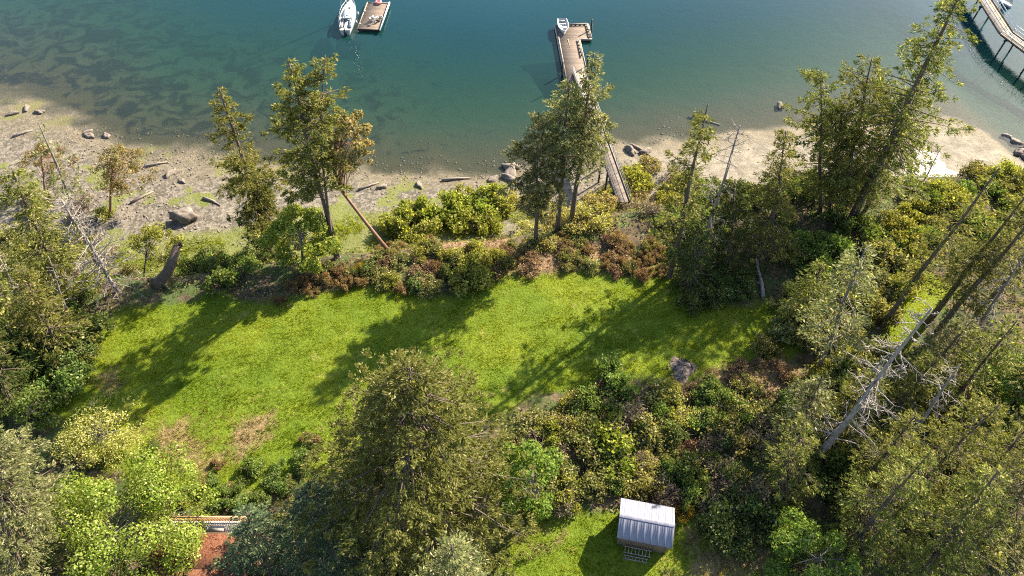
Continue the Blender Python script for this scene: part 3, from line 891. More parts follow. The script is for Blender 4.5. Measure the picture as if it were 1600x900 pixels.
# shoreline, left to right
plant('c', (152, 418), (60, 192), 'thin half-bare leaning fir at far left, its pale trunk crossing the beach', R=2.6, cb=.55, nb=40, dens=20, seed=11, leaf='firgrey', bark='barkgrey', bare=.2, clump=.8)
plant('c', (425, 402), (343, 138), 'slender fir with a pale thin top, leftmost of the two firs before the lime-green maple', group=FB, R=5.0, cb=0.32, nb=114, dens=52, seed=12, leaf='fir', clump=.7, p=.7, ss=0.85)
twin = plant('c', (527, 404), (452, 100), 'tall ragged fir beside the red-trunked madrone, trunk bare near the ground', group=FB, R=5.2, cb=0.38, nb=126, dens=54, seed=13, leaf='fir', clump=.75, p=.55, up=.55, ss=0.85)
b_tw = GT(527, 404); t_tw = top_of(b_tw, 508, 86)
conifer(twin, t_tw[2] - b_tw[2], 2.4, cb=.62, nb=40, dens=46, seed=131, lean=(t_tw[0] - b_tw[0], t_tw[1] - b_tw[1]), leaf='fir', ss=.85, p=.4, clump=.7, rt=.16, bend=1.2)
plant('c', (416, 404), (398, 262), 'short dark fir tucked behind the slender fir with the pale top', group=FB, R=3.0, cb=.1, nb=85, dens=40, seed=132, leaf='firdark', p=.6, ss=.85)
plant('c', (837, 380), (842, 175), 'grey-green fir, left and shortest of the three by the walkway', group=FB, R=3.7, cb=0.42, nb=103, dens=46, seed=14, leaf='firgrey', bark='bark', ss=0.85, clump=.9, p=.55)
plant('c', (871, 360), (890, 125), 'grey-green fir, middle one of the three beside the walkway', group=FB, R=3.7, cb=0.42, nb=109, dens=46, seed=15, leaf='firgrey', ss=0.85, clump=.9, p=.55)
plant('c', (893, 350), (928, 84), 'tallest fir of the three beside the walkway, hiding the gangway with its top', group=FB, R=3.2, cb=0.42, nb=120, dens=46, seed=16, leaf='firgrey', ss=0.85, clump=.9, p=.55)
plant('c', (1046, 432), (1106, 163), 'narrow clumpy fir with a bare lower trunk, left of the silver snag', group=FB, R=3.3, cb=0.2, nb=90, dens=36, seed=17, leaf='fir', clump=.85, p=.5, ss=0.85)
plant('c', (1200, 405), (1228, 205), 'dense dark fir just right of the silver snag', group=FB, R=4.7, cb=.05, nb=130, dens=32, seed=18, leaf='fir', p=.6, ss=0.85)
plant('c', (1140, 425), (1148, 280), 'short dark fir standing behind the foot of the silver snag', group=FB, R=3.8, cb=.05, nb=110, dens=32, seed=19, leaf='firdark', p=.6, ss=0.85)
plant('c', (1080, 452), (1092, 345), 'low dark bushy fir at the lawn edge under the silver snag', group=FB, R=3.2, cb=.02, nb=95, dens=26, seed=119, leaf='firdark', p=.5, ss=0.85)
plant('c', (1283, 333), (1283, 108), 'straight bare-trunked fir with foliage only near the top, left of the largest fir', group=FB, R=3.9, cb=.5, nb=75, dens=32, seed=20, leaf='fir', p=.4, clump=.7, ss=0.85)
plant('c', (1330, 345), (1502, -12), 'largest leaning fir at upper right, its top cut by the picture edge', group=FB, R=6.8, cb=.26, nb=170, dens=32, seed=21, leaf='fir', bark='bark', p=.5, clump=.8, rt=.46, ss=0.85)
plant('c', (1314, 330), (1362, 92), 'bushy fir standing left against the largest leaning fir', group=FB, R=6.6, cb=.25, nb=150, dens=32, seed=22, leaf='fir', p=.45, clump=.7, ss=0.85)
plant('c', (1352, 330), (1440, 130), 'lighter fir standing right behind the largest leaning fir', group=FB, R=4.4, cb=.12, nb=95, dens=32, seed=23, leaf='firgrey', p=.5, clump=.8, ss=0.85)
plant('c', (1296, 334), (1318, 165), 'lower bushy fir between the bare-trunked fir and the largest leaning fir', group=FB, R=5.0, cb=.2, nb=110, dens=32, seed=123, leaf='fir', p=.45, clump=.7, ss=0.85)
# right-hand wood
plant('c', (1500, 790), (1630, 640), 'sunlit yellow-green fir between the slanting trunk and the lower right corner', group=FR_, R=4.2, cb=.05, nb=110, dens=30, seed=301, ss=.68, leaf='firyel', p=.6, rt=0.16, clump=0.5)
plant('c', (1425, 610), (1520, 500), 'grey-green fir right behind the upper half of the thick silver trunk', group=FR_, R=3.6, cb=.05, nb=95, dens=20, seed=302, leaf='firgrey', p=.6)
plant('c', (1240, 690), (1285, 590), 'small grey-green fir where the thicket meets the right-hand wood', group=FR_, R=3.0, cb=.02, nb=90, dens=20, seed=303, leaf='firgrey', p=.6)
plant('c', (1345, 760), (1430, 650), 'fir with yellow tips standing in front of the thick silver trunk base', group=FR_, R=3.6, cb=.05, nb=100, dens=30, seed=304, ss=.68, leaf='firyel', p=.6, rt=0.16, clump=0.5)
plant('c', (1250, 500), (1285, 415), 'small yellowish fir at the right end of the lawn above the pale sparse one', group=FR_, R=2.8, cb=.02, nb=80, dens=20, seed=305, leaf='firyel', p=.6)
plant('c', (1378, 508), (1562, 262), 'leaning fir with a long clear trunk beside the small bright clearing', group=FR_, R=2.7, cb=.35, nb=75, dens=18, seed=24, leaf='firyel', clump=.8, rt=.24)
plant('c', (1448, 505), (1604, 305), 'fir with a dark double-looking trunk right of the small clearing', group=FR_, R=3.8, cb=.3, nb=95, dens=20, seed=25, leaf='firyel', rt=.3, clump=.8)
plant('c', (1462, 520), (1660, 285), 'fir leaning out of the picture just right of the double-trunked one', group=FR_, R=3.6, cb=.3, nb=90, dens=20, seed=26, leaf='firgrey', clump=.8)
plant('c', (1545, 470), (1690, 300), 'fir at the right picture edge above the grey dead boughs', group=FR_, R=3.6, cb=.2, nb=90, dens=20, seed=27, leaf='firyel', clump=.8)
plant('c', (1278, 580), (1352, 388), 'pale sparse fir rising beside the right end of the lawn', group=FR_, R=3.7, cb=.2, nb=95, dens=17, seed=28, leaf='firgrey', bark='barkgrey', p=.55, clump=.7)
plant('c', (1478, 640), (1590, 500), 'shaded fir behind the thick silver snag', group=FR_, R=3.8, cb=.1, nb=100, dens=20, seed=29, leaf='fir', p=.6)
plant('c', (1570, 640), (1740, 470), 'dark fir at the right edge above the green maple', group=FR_, R=4.2, cb=.05, nb=100, dens=20, seed=30, leaf='firgrey', p=.6)
plant('c', (1395, 795), (1562, 632), 'fir whose slanting trunk shows in the middle of the right-hand wood', group=FR_, R=4.2, cb=.3, nb=110, dens=27, seed=31, ss=.68, leaf='firyel', p=.6, clump=0.5, rt=0.16)
plant('c', (1330, 850), (1455, 705), 'yellow-green fir low in the wood above the bright maple sapling', group=FR_, R=4.0, cb=.1, nb=120, dens=30, seed=32, ss=.68, leaf='firyel', p=.6, rt=0.16, clump=0.5)
plant('c', (1440, 905), (1560, 735), 'broad yellow-green fir filling the lower right of the wood', group=FR_, R=5.2, cb=.05, nb=170, dens=30, seed=33, ss=.68, leaf='firyel', p=.6, rt=0.16, clump=0.5)
plant('c', (1530, 860), (1690, 650), 'tall grey-green fir leaning out of the lower right corner', group=FR_, R=5.0, cb=.1, nb=150, dens=28, seed=34, ss=.68, leaf='firgrey', p=.6, rt=0.16)
plant('c', (1215, 770), (1262, 650), 'dark low fir at the left edge of the wood above the sunken path', group=FR_, R=3.4, cb=.05, nb=95, dens=30, seed=35, ss=.68, leaf='fir', p=.6)
plant('c', (1310, 690), (1372, 575), 'dark fir below the pale sparse one, left of the thick silver snag', group=FR_, R=3.3, cb=.05, nb=95, dens=20, seed=36, leaf='fir', p=.6)
plant('c', (1390, 650), (1465, 560), 'small sunlit fir just right of the thick silver snag', group=FR_, R=3.0, cb=.05, nb=85, dens=20, seed=37, leaf='firyel', p=.6)
# left-hand wood
plant('c', (100, 468), (18, 262), 'bright yellow-green fir at the far left edge', group=FL_, R=4.6, cb=.1, nb=150, dens=22, seed=38, leaf='firyel', p=.6)
plant('c', (30, 540), (-80, 330), 'dense fir cut by the left picture edge below the yellow-green one', group=FL_, R=4.4, cb=.05, nb=130, dens=20, seed=39, leaf='fir', p=.6)
plant('c', (95, 560), (35, 420), 'dark shaded fir by the left end of the lawn', group=FL_, R=3.6, cb=.05, nb=110, dens=22, seed=40, leaf='fir', p=.6)
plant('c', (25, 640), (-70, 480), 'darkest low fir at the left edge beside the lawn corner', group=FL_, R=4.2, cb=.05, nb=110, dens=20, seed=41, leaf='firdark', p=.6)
# foreground
plant('c', (655, 840), (640, 574), 'huge dense fir in the foreground overlapping the lawn', R=12.2, cb=.0, nb=460, dens=50, seed=42, ss=.68, leaf='firbig', p=0.6, clump=.4, rt=.28, droop=.25, up=.5)
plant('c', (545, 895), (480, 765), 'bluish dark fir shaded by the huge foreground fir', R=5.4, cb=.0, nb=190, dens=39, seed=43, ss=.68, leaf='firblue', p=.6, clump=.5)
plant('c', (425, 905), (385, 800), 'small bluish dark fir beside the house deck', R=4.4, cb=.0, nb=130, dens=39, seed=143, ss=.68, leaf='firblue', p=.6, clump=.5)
plant('c', (40, 940), (-30, 660), 'large feathery fir in the lower left corner before the lime-green maple', R=8.2, cb=.0, nb=260, dens=39, seed=44, ss=.68, leaf='firgrey', p=.7, clump=.6, rt=.4)
plant('c', (720, 985), (705, 850), 'fir at the bottom edge below the huge foreground fir', R=5.0, cb=.0, nb=150, dens=36, seed=144, ss=.68, leaf='firgrey', p=.65)
# broad-leaved trees
plant('b', (470, 418), (462, 325), 'rounded lime-green maple at the bluff edge behind two fir trunks', name='maple_tree', R=3.5, cb=.0, nc=60, nl=15000, seed=51, leaf='lime', ls=.25, cr=.24)
plant('b', (192, 905), (172, 800), 'big lime-green maple in the lower left beside the house', name='maple_tree', R=7.3, cb=.1, nc=62, nl=42000, seed=523, leaf='lime', ls=.2, cr=.2)
plant('b', (828, 810), (822, 700), 'light green maple sapling right of the huge foreground fir', name='maple_tree', R=2.5, cb=.05, nc=30, nl=8000, seed=53, leaf='sap', ls=.24)
plant('b', (1275, 925), (1285, 848), 'bright green maple sapling at the bottom edge beside the wood', name='maple_tree', R=3.2, cb=.05, nc=30, nl=11000, seed=54, leaf='sap', ls=.24)
plant('b', (1590, 640), (1625, 560), 'bright green maple at the right picture edge inside the wood', name='maple_tree', R=2.6, cb=.05, nc=26, nl=7000, seed=55, leaf='sap', ls=.24)
plant('b', (160, 705), (152, 655), 'small pale yellow tree coming into leaf on the rough lower lawn', R=3.6, cb=.0, nc=80, nl=6500, seed=56, leaf='pale', ls=.17, cr=.22)
plant('b', (172, 338), (180, 228), 'round reddish-brown madrone on the left beach edge', name='madrone_tree', R=3.4, cb=.2, nc=60, nl=6500, seed=57, leaf='madleaf', bark='madrone', ls=.2, cr=.2)
plant('b', (70, 310), (62, 222), 'smaller dark madrone left of the round reddish one', name='madrone_tree', R=2.8, cb=.2, nc=40, nl=4000, seed=58, leaf='madleaf', bark='madrone', ls=.2, cr=.2)
plant('b', (222, 432), (240, 352), 'small yellow-green tree left of the broken stump', R=2.6, cb=.1, nc=44, nl=5000, seed=59, leaf='yell', ls=.2, cr=.24)
plant('b', (40, 680), (42, 618), 'rounded dark green bush-like tree at the left end of the lawn', R=1.9, cb=.0, nc=26, nl=2600, seed=60, leaf='green', ls=.24)
# bent madrone with orange trunk
mb_ = GT(613, 398)
md = thing('madrone_tree', 'madrone with a bent orange-red trunk and rusty open crown beside the tall ragged fir', 'tree', mb_)
tp = top_of(mb_, 534, 172)
e = (tp[0] - mb_[0], tp[1] - mb_[1]); hh = tp[2] - mb_[2]
def on_ray(px, py, f):
    q = top_of(mb_, px, py); 
    # keep the bend inside the tree's own upright plane: move along the ray to the wanted height
    z = mb_[2] + hh * f
    return G(px, py, z) - mb_
pth = np.array([(0, 0, -.2), on_ray(575, 352, .2), on_ray(535, 300, .4), on_ray(519, 262, .58), on_ray(524, 225, .74)])
broad(md, hh, 2.3, cb=.6, nc=46, nl=4200, seed=61, lean=e, leaf='madleaf', bark='madrone', ls=.24, rt=.2, path=pth, cr=.2)
# dead trees
def snag(base, top, label, **kw):
    return plant('d', base, top, label, cat='dead tree', **kw)
snag((1093, 408), (1156, 196), 'silver dead snag with curling bare boughs at the lawn edge', seed=71, nb=46, R=3.6, lo=.08, rt=.24, fine=9)
snag((1272, 722), (1456, 482), 'thick silver dead trunk with spiky bare boughs in the right-hand wood', seed=72, nb=64, R=3.4, lo=.2, rt=0.25, fine=10)
snag((184, 456), (96, 312), 'leaning dead tree with a fan of pale bare twigs left of the broken stump', seed=73, nb=90, R=3.8, lo=.15, fine=12, mat='snag')
snag((60, 525), (-5, 395), 'thin grey dead tree among the firs at the left edge', seed=74, nb=20, R=2.0, mat='snag')
snag((115, 520), (75, 400), 'spindly dead tree beside the dark shaded fir on the left', seed=174, nb=18, R=1.8, mat='snagdark')
snag((1500, 560), (1602, 395), 'dark leaning dead tree with drooping grey boughs at the right edge', seed=75, nb=34, R=3.4, lo=.15, mat='snagdark')
snag((1410, 700), (1500, 570), 'fine grey dead tree between firs right of the thick silver trunk', seed=76, nb=30, R=2.8, lo=.15, mat='snag')
snag((1440, 290), (1470, 232), 'small dark dead shrub on the bright wet beach', seed=77, nb=14, R=1.4, lo=.1, mat='snagdark')
# broken stump and fallen log
sb = GT(252, 442)
st_ = thing('broken_stump', 'stout broken leaning tree trunk at the left end of the lawn', 'stump', sb)
q1, q2 = G(268, 412, sb[2] + 2.2) - sb, G(277, 383, sb[2] + 3.6) - sb
rg = np.random.default_rng(8)
MB().tube([(-.3, -.2, -.3), (0, 0, .3), q1 * .55, q1, q2], [.85, .62, .55, .5, .36], 12, wob=.2, rng=rg).build('trunk', M['bark'], st_, smooth=True)
for k in range(7):
    a_ = q2 + rg.normal(0, .16, 3) * (1, 1, .3)
    MB().tube([a_ - (0, 0, .3), a_ + (.05, .05, rg.uniform(.15, .6))], [.12, .01], 4, cap=False).build('splinter', M['bark'], st_)
for k in range(4):
    an = rg.random() * 6.28
    MB().tube([(0, 0, .25), (math.cos(an) * .9, math.sin(an) * .9, .1), (math.cos(an) * 1.7, math.sin(an) * 1.7, -.2)], [.28, .18, .06], 6).build('root', M['bark'], st_)
l0, l1 = GT(1192, 466), GT(1181, 408)
lg = thing('fallen_log', 'thin pale fallen log lying at the right end of the lawn', 'log', l0)
dv = l1 - l0
MB().tube([(0, 0, .25), dv * .35 + (.06, 0, .3), dv * .7 + (-.04, 0, .28), dv + (0, 0, .45)], [.2, .18, .15, .11], 8, wob=.15, rng=rg).build('trunk', M['snag'], lg, smooth=True)
for k in (.3, .55, .8):
    MB().tube([dv * k + (0, 0, .3), dv * k + (rg.uniform(-.8, .8), .3, .7)], [.04, .01], 4, cap=False).build('branch', M['snag'], lg)

# ------------------------------------------------------------------ shrubs, brambles and grass tufts
def project(p):
    dx, dy, dz = p[0], p[1], p[2] - H
    dep = dy * SA - dz * CA
    return 800 + F * dx / dep, 450 - F * (dy * CA + dz * SA) / dep
ORD = ['leftmost', 'second from left', 'third from left', 'fourth from left', 'fifth from left', 'sixth from left', 'seventh from left', 'eighth from left']
ROWS = {1: [''], 2: [' in upper row', ' in lower row'], 3: [' in upper row', ' in middle row', ' in lower row'],
        4: [' in topmost row', ' in second row', ' in third row', ' in lowest row'], 5: [' in topmost row', ' in second row', ' in third row', ' in fourth row', ' in lowest row']}
KIND = dict(bram='bramble', deep='undergrowth_bush', plum='twiggy_bush', green='bush', firgrey='young_fir')
def patch(n, pts, leaf, size, label, group, seed, name=None, cat=None, mind=.9):
    """separate bushes spread over a traced patch; each is told apart by its row and its place in that row"""
    rng = np.random.default_rng(seed)
    sp_ = [(p, *project(p)) for p in scatter(n, pts, seed, mind)]
    sp_ = sorted([q for q in sp_ if -50 < q[1] < 1650 and -30 < q[2] < 950], key=lambda q: q[2])
    nr = min(5, max(1, math.ceil(len(sp_) / 7)))
    per = math.ceil(len(sp_) / nr)
    for r in range(nr):
        row = sorted(sp_[r * per:(r + 1) * per], key=lambda q: q[1])
        for k, (p, _, _) in enumerate(row):
            nm = name or KIND.get(leaf, 'shrub')
            lb = label + (', ' + ORD[k] + ROWS[nr][r] if len(sp_) > 1 else '')
            if len(lb.split()) > 16: print('LONG', lb)
            shrub(p, leaf, 1.2 * rng.uniform(*size), lb, group, rng, nm, cat or ('bramble' if leaf == 'bram' else 'bush'))
P1 = [(275, 445), (290, 412), (360, 400), (430, 408), (425, 430), (340, 450)]
patch(9, P1, 'green', (1.0, 1.6), 'green bramble shrub between stump and lime maple', 'green shrubs between stump and maple', 201)
patch(6, P1, 'deep', (.9, 1.4), 'dark green shrub between stump and lime maple', 'dark shrubs between stump and maple', 202)
P2 = [(560, 452), (560, 415), (640, 385), (690, 395), (790, 385), (780, 430), (700, 455), (640, 455)]
patch(12, P2, 'bram', (.6, 1.1), 'olive bramble mound on the bluff below lime shrubs', 'olive brambles on the bluff edge', 203)
patch(3, P2, 'deep', (.9, 1.5), 'dark green bramble mound on the bluff below lime shrubs', 'dark brambles on the bluff edge', 204)
patch(5, P2, 'rust', (.7, 1.1), 'rusty dead bracken clump among bluff edge brambles', 'dead bracken among bluff edge brambles', 205, 'bracken', 'bracken')
patch(10, P2, 'tuft', (.5, .8), 'dry tan grass clump on the bluff below lime shrubs', 'dry grass clumps below the lime shrubs', 253, 'grass_clump', 'grass clump')
patch(6, P2, 'yell', (.8, 1.2), 'small yellow-green bush on the bluff below lime shrubs', 'yellow-green bushes below the lime shrubs', 254)
patch(3, [(700, 450), (690, 405), (740, 405), (745, 445)], 'yell', (1.2, 1.6), 'yellow-green round shrub at mid lawn edge', 'yellow-green shrubs at mid lawn edge', 206)
for p_, lb in (((650, 380), 'orange-yellow flowering broom below the lime shrubs'), ((503, 372), 'orange-yellow broom beside the lime-green maple'), ((566, 425), 'orange-yellow broom where the bent madrone meets the lawn'),
               ((1063, 800), 'yellow flowering broom at the back right corner of the shed')):
    shrub(GT(*p_), 'broom', .95, lb, 'broom in flower', np.random.default_rng(p_[0]), 'broom_shrub', 'broom')
P3 = [(610, 385), (625, 330), (700, 305), (780, 312), (785, 365), (700, 372)]
patch(11, P3, 'lime', (1.3, 2.1), 'tall lime-green shrub on the bank above beach', 'lime-green shrubs on the bank', 207, mind=1.3)
patch(6, P3, 'yell', (1.1, 1.7), 'yellowish shrub among lime ones on bank', 'yellowish shrubs on the bank', 208)
patch(5, [(785, 340), (800, 300), (850, 300), (850, 345)], 'pale', (1.0, 1.4), 'pale shrub by the walkway firs', 'pale shrubs by the walkway firs', 209)
P4 = [(770, 430), (790, 385), (880, 362), (1030, 380), (1040, 430), (900, 425)]
patch(15, P4, 'rust', (.45, .85), 'pinkish-brown dead bracken at lawn edge below walkway firs', 'dead bracken along the lawn edge', 210, 'bracken', 'bracken', .7)
patch(14, P4, 'tuft', (.5, .8), 'tan dry grass clump at lawn edge below walkway firs', 'dry grass clumps below the walkway firs', 252, 'grass_clump', 'grass clump', .7)
patch(12, P4, 'bram', (.5, .9), 'low olive bramble at lawn edge below walkway firs', 'olive brambles along the lawn edge', 211, mind=.7)
patch(14, [(420, 478), (470, 440), (560, 415), (640, 425), (560, 445), (480, 462)], 'tuft' , (.5, .8), 'dry tan grass clump at upper left lawn edge', 'dry grass clumps at the upper left lawn edge', 212, 'grass_clump', 'grass clump', .7)
patch(22, [(940, 430), (950, 385), (1030, 385), (1050, 430), (1010, 440)], 'tuft', (.35, .6), 'small tan grass clump left of the silver snag', 'dry grass clumps left of the snag', 213, 'grass_clump', 'grass clump', .8)
P5 = [(930, 345), (940, 285), (985, 260), (1060, 265), (1060, 345)]
patch(10, P5, 'yell', (1.1, 1.8), 'yellow-green shrub right of the walkway', 'yellow-green shrubs right of the walkway', 214)
patch(6, P5, 'plum', (1.1, 1.6), 'reddish bare-twigged shrub right of the walkway', 'bare-twigged shrubs right of the walkway', 215)
patch(5, P5, 'madleaf', (1.0, 1.6), 'brownish leafy shrub right of the walkway', 'brownish shrubs right of the walkway', 216)
for p_, lf, lb in (((948, 322), 'yell', 'yellow-green shrub hiding the left side of the walkway landing'), ((985, 308), 'bram', 'olive bramble right beside the walkway landing'), ((966, 326), 'yell', 'yellow-green shrub in front of the walkway landing')):
    shrub(GT(*p_), lf, 2.0, lb, 'shrubs at the walkway landing', np.random.default_rng(p_[0]), KIND.get(lf, 'shrub'), 'bush')
P6 = [(1190, 440), (1210, 395), (1290, 375), (1310, 400), (1260, 440)]
patch(8, P6, 'green', (1.1, 1.7), 'blue-green bush beside the fallen log', 'blue-green bushes by the log', 217)
P7 = [(1340, 385), (1370, 320), (1450, 285), (1600, 280), (1640, 340), (1560, 390), (1420, 400)]
patch(20, P7, 'yell', (1.0, 1.8), 'yellow-green bush on the slope above wet beach', 'yellow-green bushes on the right slope', 218)
patch(16, P7, 'green', (1.0, 1.7), 'mid-green bush on the slope above wet beach', 'mid-green bushes on the right slope', 219)
patch(14, P7, 'bram', (.9, 1.5), 'olive bush on the slope above wet beach', 'olive bushes on the right slope', 220)
P8 = [(790, 700), (840, 640), (940, 612), (1060, 615), (1180, 600), (1240, 640), (1220, 740), (1180, 800), (1080, 800), (960, 770), (860, 800), (800, 790)]
patch(30, P8, 'bram', (.9, 1.5), 'olive bramble bush in the shed thicket', 'olive brambles in the shed thicket', 221)
patch(9, P8, 'deep', (.9, 1.5), 'dark green bush in the shed thicket', 'dark bushes in the shed thicket', 222)
patch(14, P8, 'plum', (1.0, 1.6), 'purple-brown bare-twigged bush in the shed thicket', 'bare-twigged bushes in the shed thicket', 223)
patch(18, P8, 'green', (.8, 1.3), 'fresh green bush in the shed thicket', 'fresh green bushes in the shed thicket', 224)
patch(9, P8, 'pale', (.9, 1.4), 'straw-coloured bush in the shed thicket', 'straw-coloured bushes in the shed thicket', 255)
patch(10, P8, 'yell', (.8, 1.3), 'yellow-green bush in the shed thicket', 'yellow-green bushes in the shed thicket', 256)
patch(8, P8, 'rust', (.8, 1.1), 'dead tan bracken in the shed thicket', 'dead bracken in the shed thicket', 225, 'bracken', 'bracken')
patch(3, [(915, 720), (920, 670), (965, 665), (985, 710), (950, 730)], 'lime', (1.3, 1.7), 'bright lime bush amid the shed thicket', 'bright lime bushes in the shed thicket', 226)
patch(2, [(845, 700), (850, 672), (875, 680), (880, 715)], 'lime', (.9, 1.2), 'narrow bright lime bush beside the maple sapling', 'bright lime bushes by the sapling', 227)
patch(3, [(930, 635), (940, 598), (990, 596), (990, 640)], 'green', (1.4, 1.8), 'tall fresh green bush left of the burnt patch', 'tall green bushes left of the burnt patch', 228)
patch(3, [(955, 770), (965, 735), (1030, 735), (1030, 775)], 'pale', (1.1, 1.4), 'pale straw-coloured bush behind the shed', 'pale bushes behind the shed', 229)
patch(6, [(1060, 850), (1085, 790), (1190, 770), (1230, 800), (1210, 850), (1120, 850)], 'deep', (1.2, 1.8), 'dark shaded bush right of the shed', 'dark bushes right of the shed', 230)
P9 = [(1230, 720), (1250, 600), (1400, 560), (1600, 560), (1660, 720), (1560, 900), (1330, 870), (1300, 800)]
patch(14, P9, 'deep', (1.2, 2.0), 'dark understorey bush in right-hand wood', 'dark understorey in the right wood', 231, mind=1.3)
patch(26, P9, 'bram', (1.2, 2.0), 'olive understorey bush in right-hand wood', 'olive understorey in the right wood', 232, mind=1.3)
patch(12, P9, 'yell', (1.1, 1.8), 'yellow-green understorey bush in right-hand wood', 'yellow-green understorey in the right wood', 233, mind=1.3)
P10 = [(-30, 640), (0, 500), (80, 480), (185, 470), (150, 530), (120, 600), (80, 650)]
patch(14, P10, 'deep', (1.2, 1.9), 'dark green bush in shade left of lawn', 'dark bushes left of the lawn', 234, mind=1.2)
patch(8, P10, 'green', (1.1, 1.7), 'fresh green bush in shade left of lawn', 'fresh green bushes left of the lawn', 235, mind=1.2)
P11 = [(-20, 440), (0, 330), (60, 300), (180, 330), (230, 400), (210, 450), (100, 460)]
patch(10, P11, 'bram', (.9, 1.6), 'olive bush by the leaning dead tree', 'olive bushes by the leaning dead tree', 236)
patch(7, P11, 'yell', (.9, 1.6), 'yellow-green bush by the leaning dead tree', 'yellow-green bushes by the leaning dead tree', 237)
patch(7, P11, 'plum', (.9, 1.6), 'bare-twigged bush by the leaning dead tree', 'bare-twigged bushes by the leaning dead tree', 238)
P12 = [(285, 800), (285, 765), (380, 735), (490, 700), (480, 760), (390, 800)]
patch(6, P12, 'deep', (.5, .9), 'dark green bramble between house and huge fir', 'dark brambles by the house', 239)
patch(7, P12, 'green', (.5, .9), 'fresh green bramble between house and huge fir', 'green brambles by the house', 240)
P15 = [(90, 720), (130, 670), (230, 690), (300, 740), (420, 700), (500, 690), (470, 760), (380, 800), (280, 780), (180, 740)]
patch(12, P15, 'green', (.45, .8), 'low fresh weed clump on the rough lower lawn', 'weed clumps on the rough lower lawn', 250, 'weed_clump', 'weeds')
patch(9, P15, 'tuft', (.4, .7), 'low straw clump on the rough lower lawn', 'straw clumps on the rough lower lawn', 251, 'grass_clump', 'grass clump')
P13 = [(1190, 560), (1200, 470), (1280, 440), (1400, 400), (1430, 430), (1380, 520), (1400, 600), (1300, 600)]
patch(12, P13, 'yell', (1.0, 1.6), 'yellow-green bush around the pale sparse fir', 'yellow-green bushes by the sparse fir', 241)
patch(12, P13, 'bram', (1.0, 1.6), 'olive bush around the pale sparse fir', 'olive bushes by the sparse fir', 242)
patch(8, P13, 'firgrey', (1.1, 1.7), 'grey-green needled bush around the pale sparse fir', 'needled bushes by the sparse fir', 243)
patch(8, [(1100, 600), (1120, 575), (1260, 560), (1280, 600), (1180, 615)], 'rust', (.6, .9), 'dead tan bracken right of the burnt patch', 'dead bracken right of the burnt patch', 244, 'bracken', 'bracken')
P14 = [(1040, 345), (1060, 300), (1150, 290), (1260, 285), (1330, 300), (1320, 350), (1180, 380), (1060, 400)]
patch(16, P14, 'deep', (1.1, 1.8), 'dark bush behind the silver snag', 'dark bushes under the snag firs', 245)
patch(12, P14, 'green', (1.0, 1.6), 'mid-green bush behind the silver snag', 'mid-green bushes under the snag firs', 246)
patch(8, [(1060, 480), (1080, 440), (1180, 430), (1190, 470), (1120, 485)], 'deep', (.9, 1.4), 'dark low bush under the silver snag', 'dark low bushes under the snag', 247)
patch(8, [(795, 385), (815, 335), (925, 325), (930, 365), (870, 385)], 'pale', (1.2, 1.8), 'pale grey-green bush among walkway fir trunks', 'pale bushes among the fir trunks', 248)
patch(4, [(440, 450), (520, 405), (620, 400), (600, 420), (500, 440)], 'bram', (.7, 1.0), 'low olive bramble below the tall ragged fir', 'olive brambles below the ragged fir', 249)

# ------------------------------------------------------------------ boats and things on the floats
def hull_mesh(L, B, fb, dr, stern=.62, n=15, m=6, thick=0.0, name='hull', mats=None, sheer=.25):
    """lofted open hull, bow at +y; returns MB and the gunwale outline"""
    V, out = [], []
    for i in range(n):
        s = i / (n - 1)
        b = B / 2 * (stern + (1 - stern) * math.sin(min(s / .45, 1) * math.pi / 2)) if s < .45 else B / 2 * max(.015, 1 - ((s - .45) / .55) ** 2.3)
        top = fb * (1 + sheer * max(0, (s - .4) / .6) ** 2)
        kee = -dr * math.sin(math.pi * min(1, .18 + s * .8)) ** .7
        row = []
        for j in range(-m, m + 1):
            u = j / m
            row.append((b * math.copysign(abs(u) ** .62, u), s * L, kee + (top - kee) * abs(u) ** 2.4))
        V += row; out.append((row[-1][0], s * L, top))
    k = 2 * m + 1
    Q = [(i * k + j, i * k + j + 1, (i + 1) * k + j + 1, (i + 1) * k + j) for i in range(n - 1) for j in range(k - 1)]
    return V, Q, out, k
sb_loc = (-27.75, 107.2, SEA)
sail = thing('sailboat', 'white sailboat moored on the left side of the square float', 'sailboat', sb_loc, math.radians(2))
V, Q, gun, k = hull_mesh(9.6, 2.75, .95, .5)
mb = MB().add(V, Q)
mb.add([V[j] for j in range(k)], None, [(0, j + 1, j) for j in range(1, k - 1)])
mb.build('hull', M['gel'], sail, smooth=False)
Vb = [(v[0] * 1.004, v[1], v[2]) for v in V if True]
# bottom paint: the part of the skin under the boot line, 4 mm outside the hull
mbp = MB(); sel = [q for q in Q if max(V[i][2] for i in q) < .12]
mbp.add([(v[0] * 1.006, v[1], v[2] - .004) for v in V], sel); mbp.build('bottom_paint', M['antifoul'], sail)
def ring(gun, f, dz, s0, s1, inset=0):
    pts = [g_ for g_ in gun if s0 <= g_[1] <= s1]
    return [(max(.01, p[0] * f - inset), p[1], p[2] + dz) for p in pts]
def deck_strip(pts, depth_=0.0):
    n = len(pts); V = [(x, y, z) for x, y, z in pts] + [(-x, y, z) for x, y, z in pts] + [(0, y, z + .05) for x, y, z in pts]
    Q = [(i, 2 * n + i, 2 * n + i + 1, i + 1)[::-1] for i in range(n - 1)] + [(n + i, n + i + 1, 2 * n + i + 1, 2 * n + i)[::-1] for i in range(n - 1)]
    return V, Q
Vd, Qd = deck_strip(ring(gun, .97, -.03, 0, 20)); MB().add(Vd, Qd).build('deck', M['deckw'], sail)
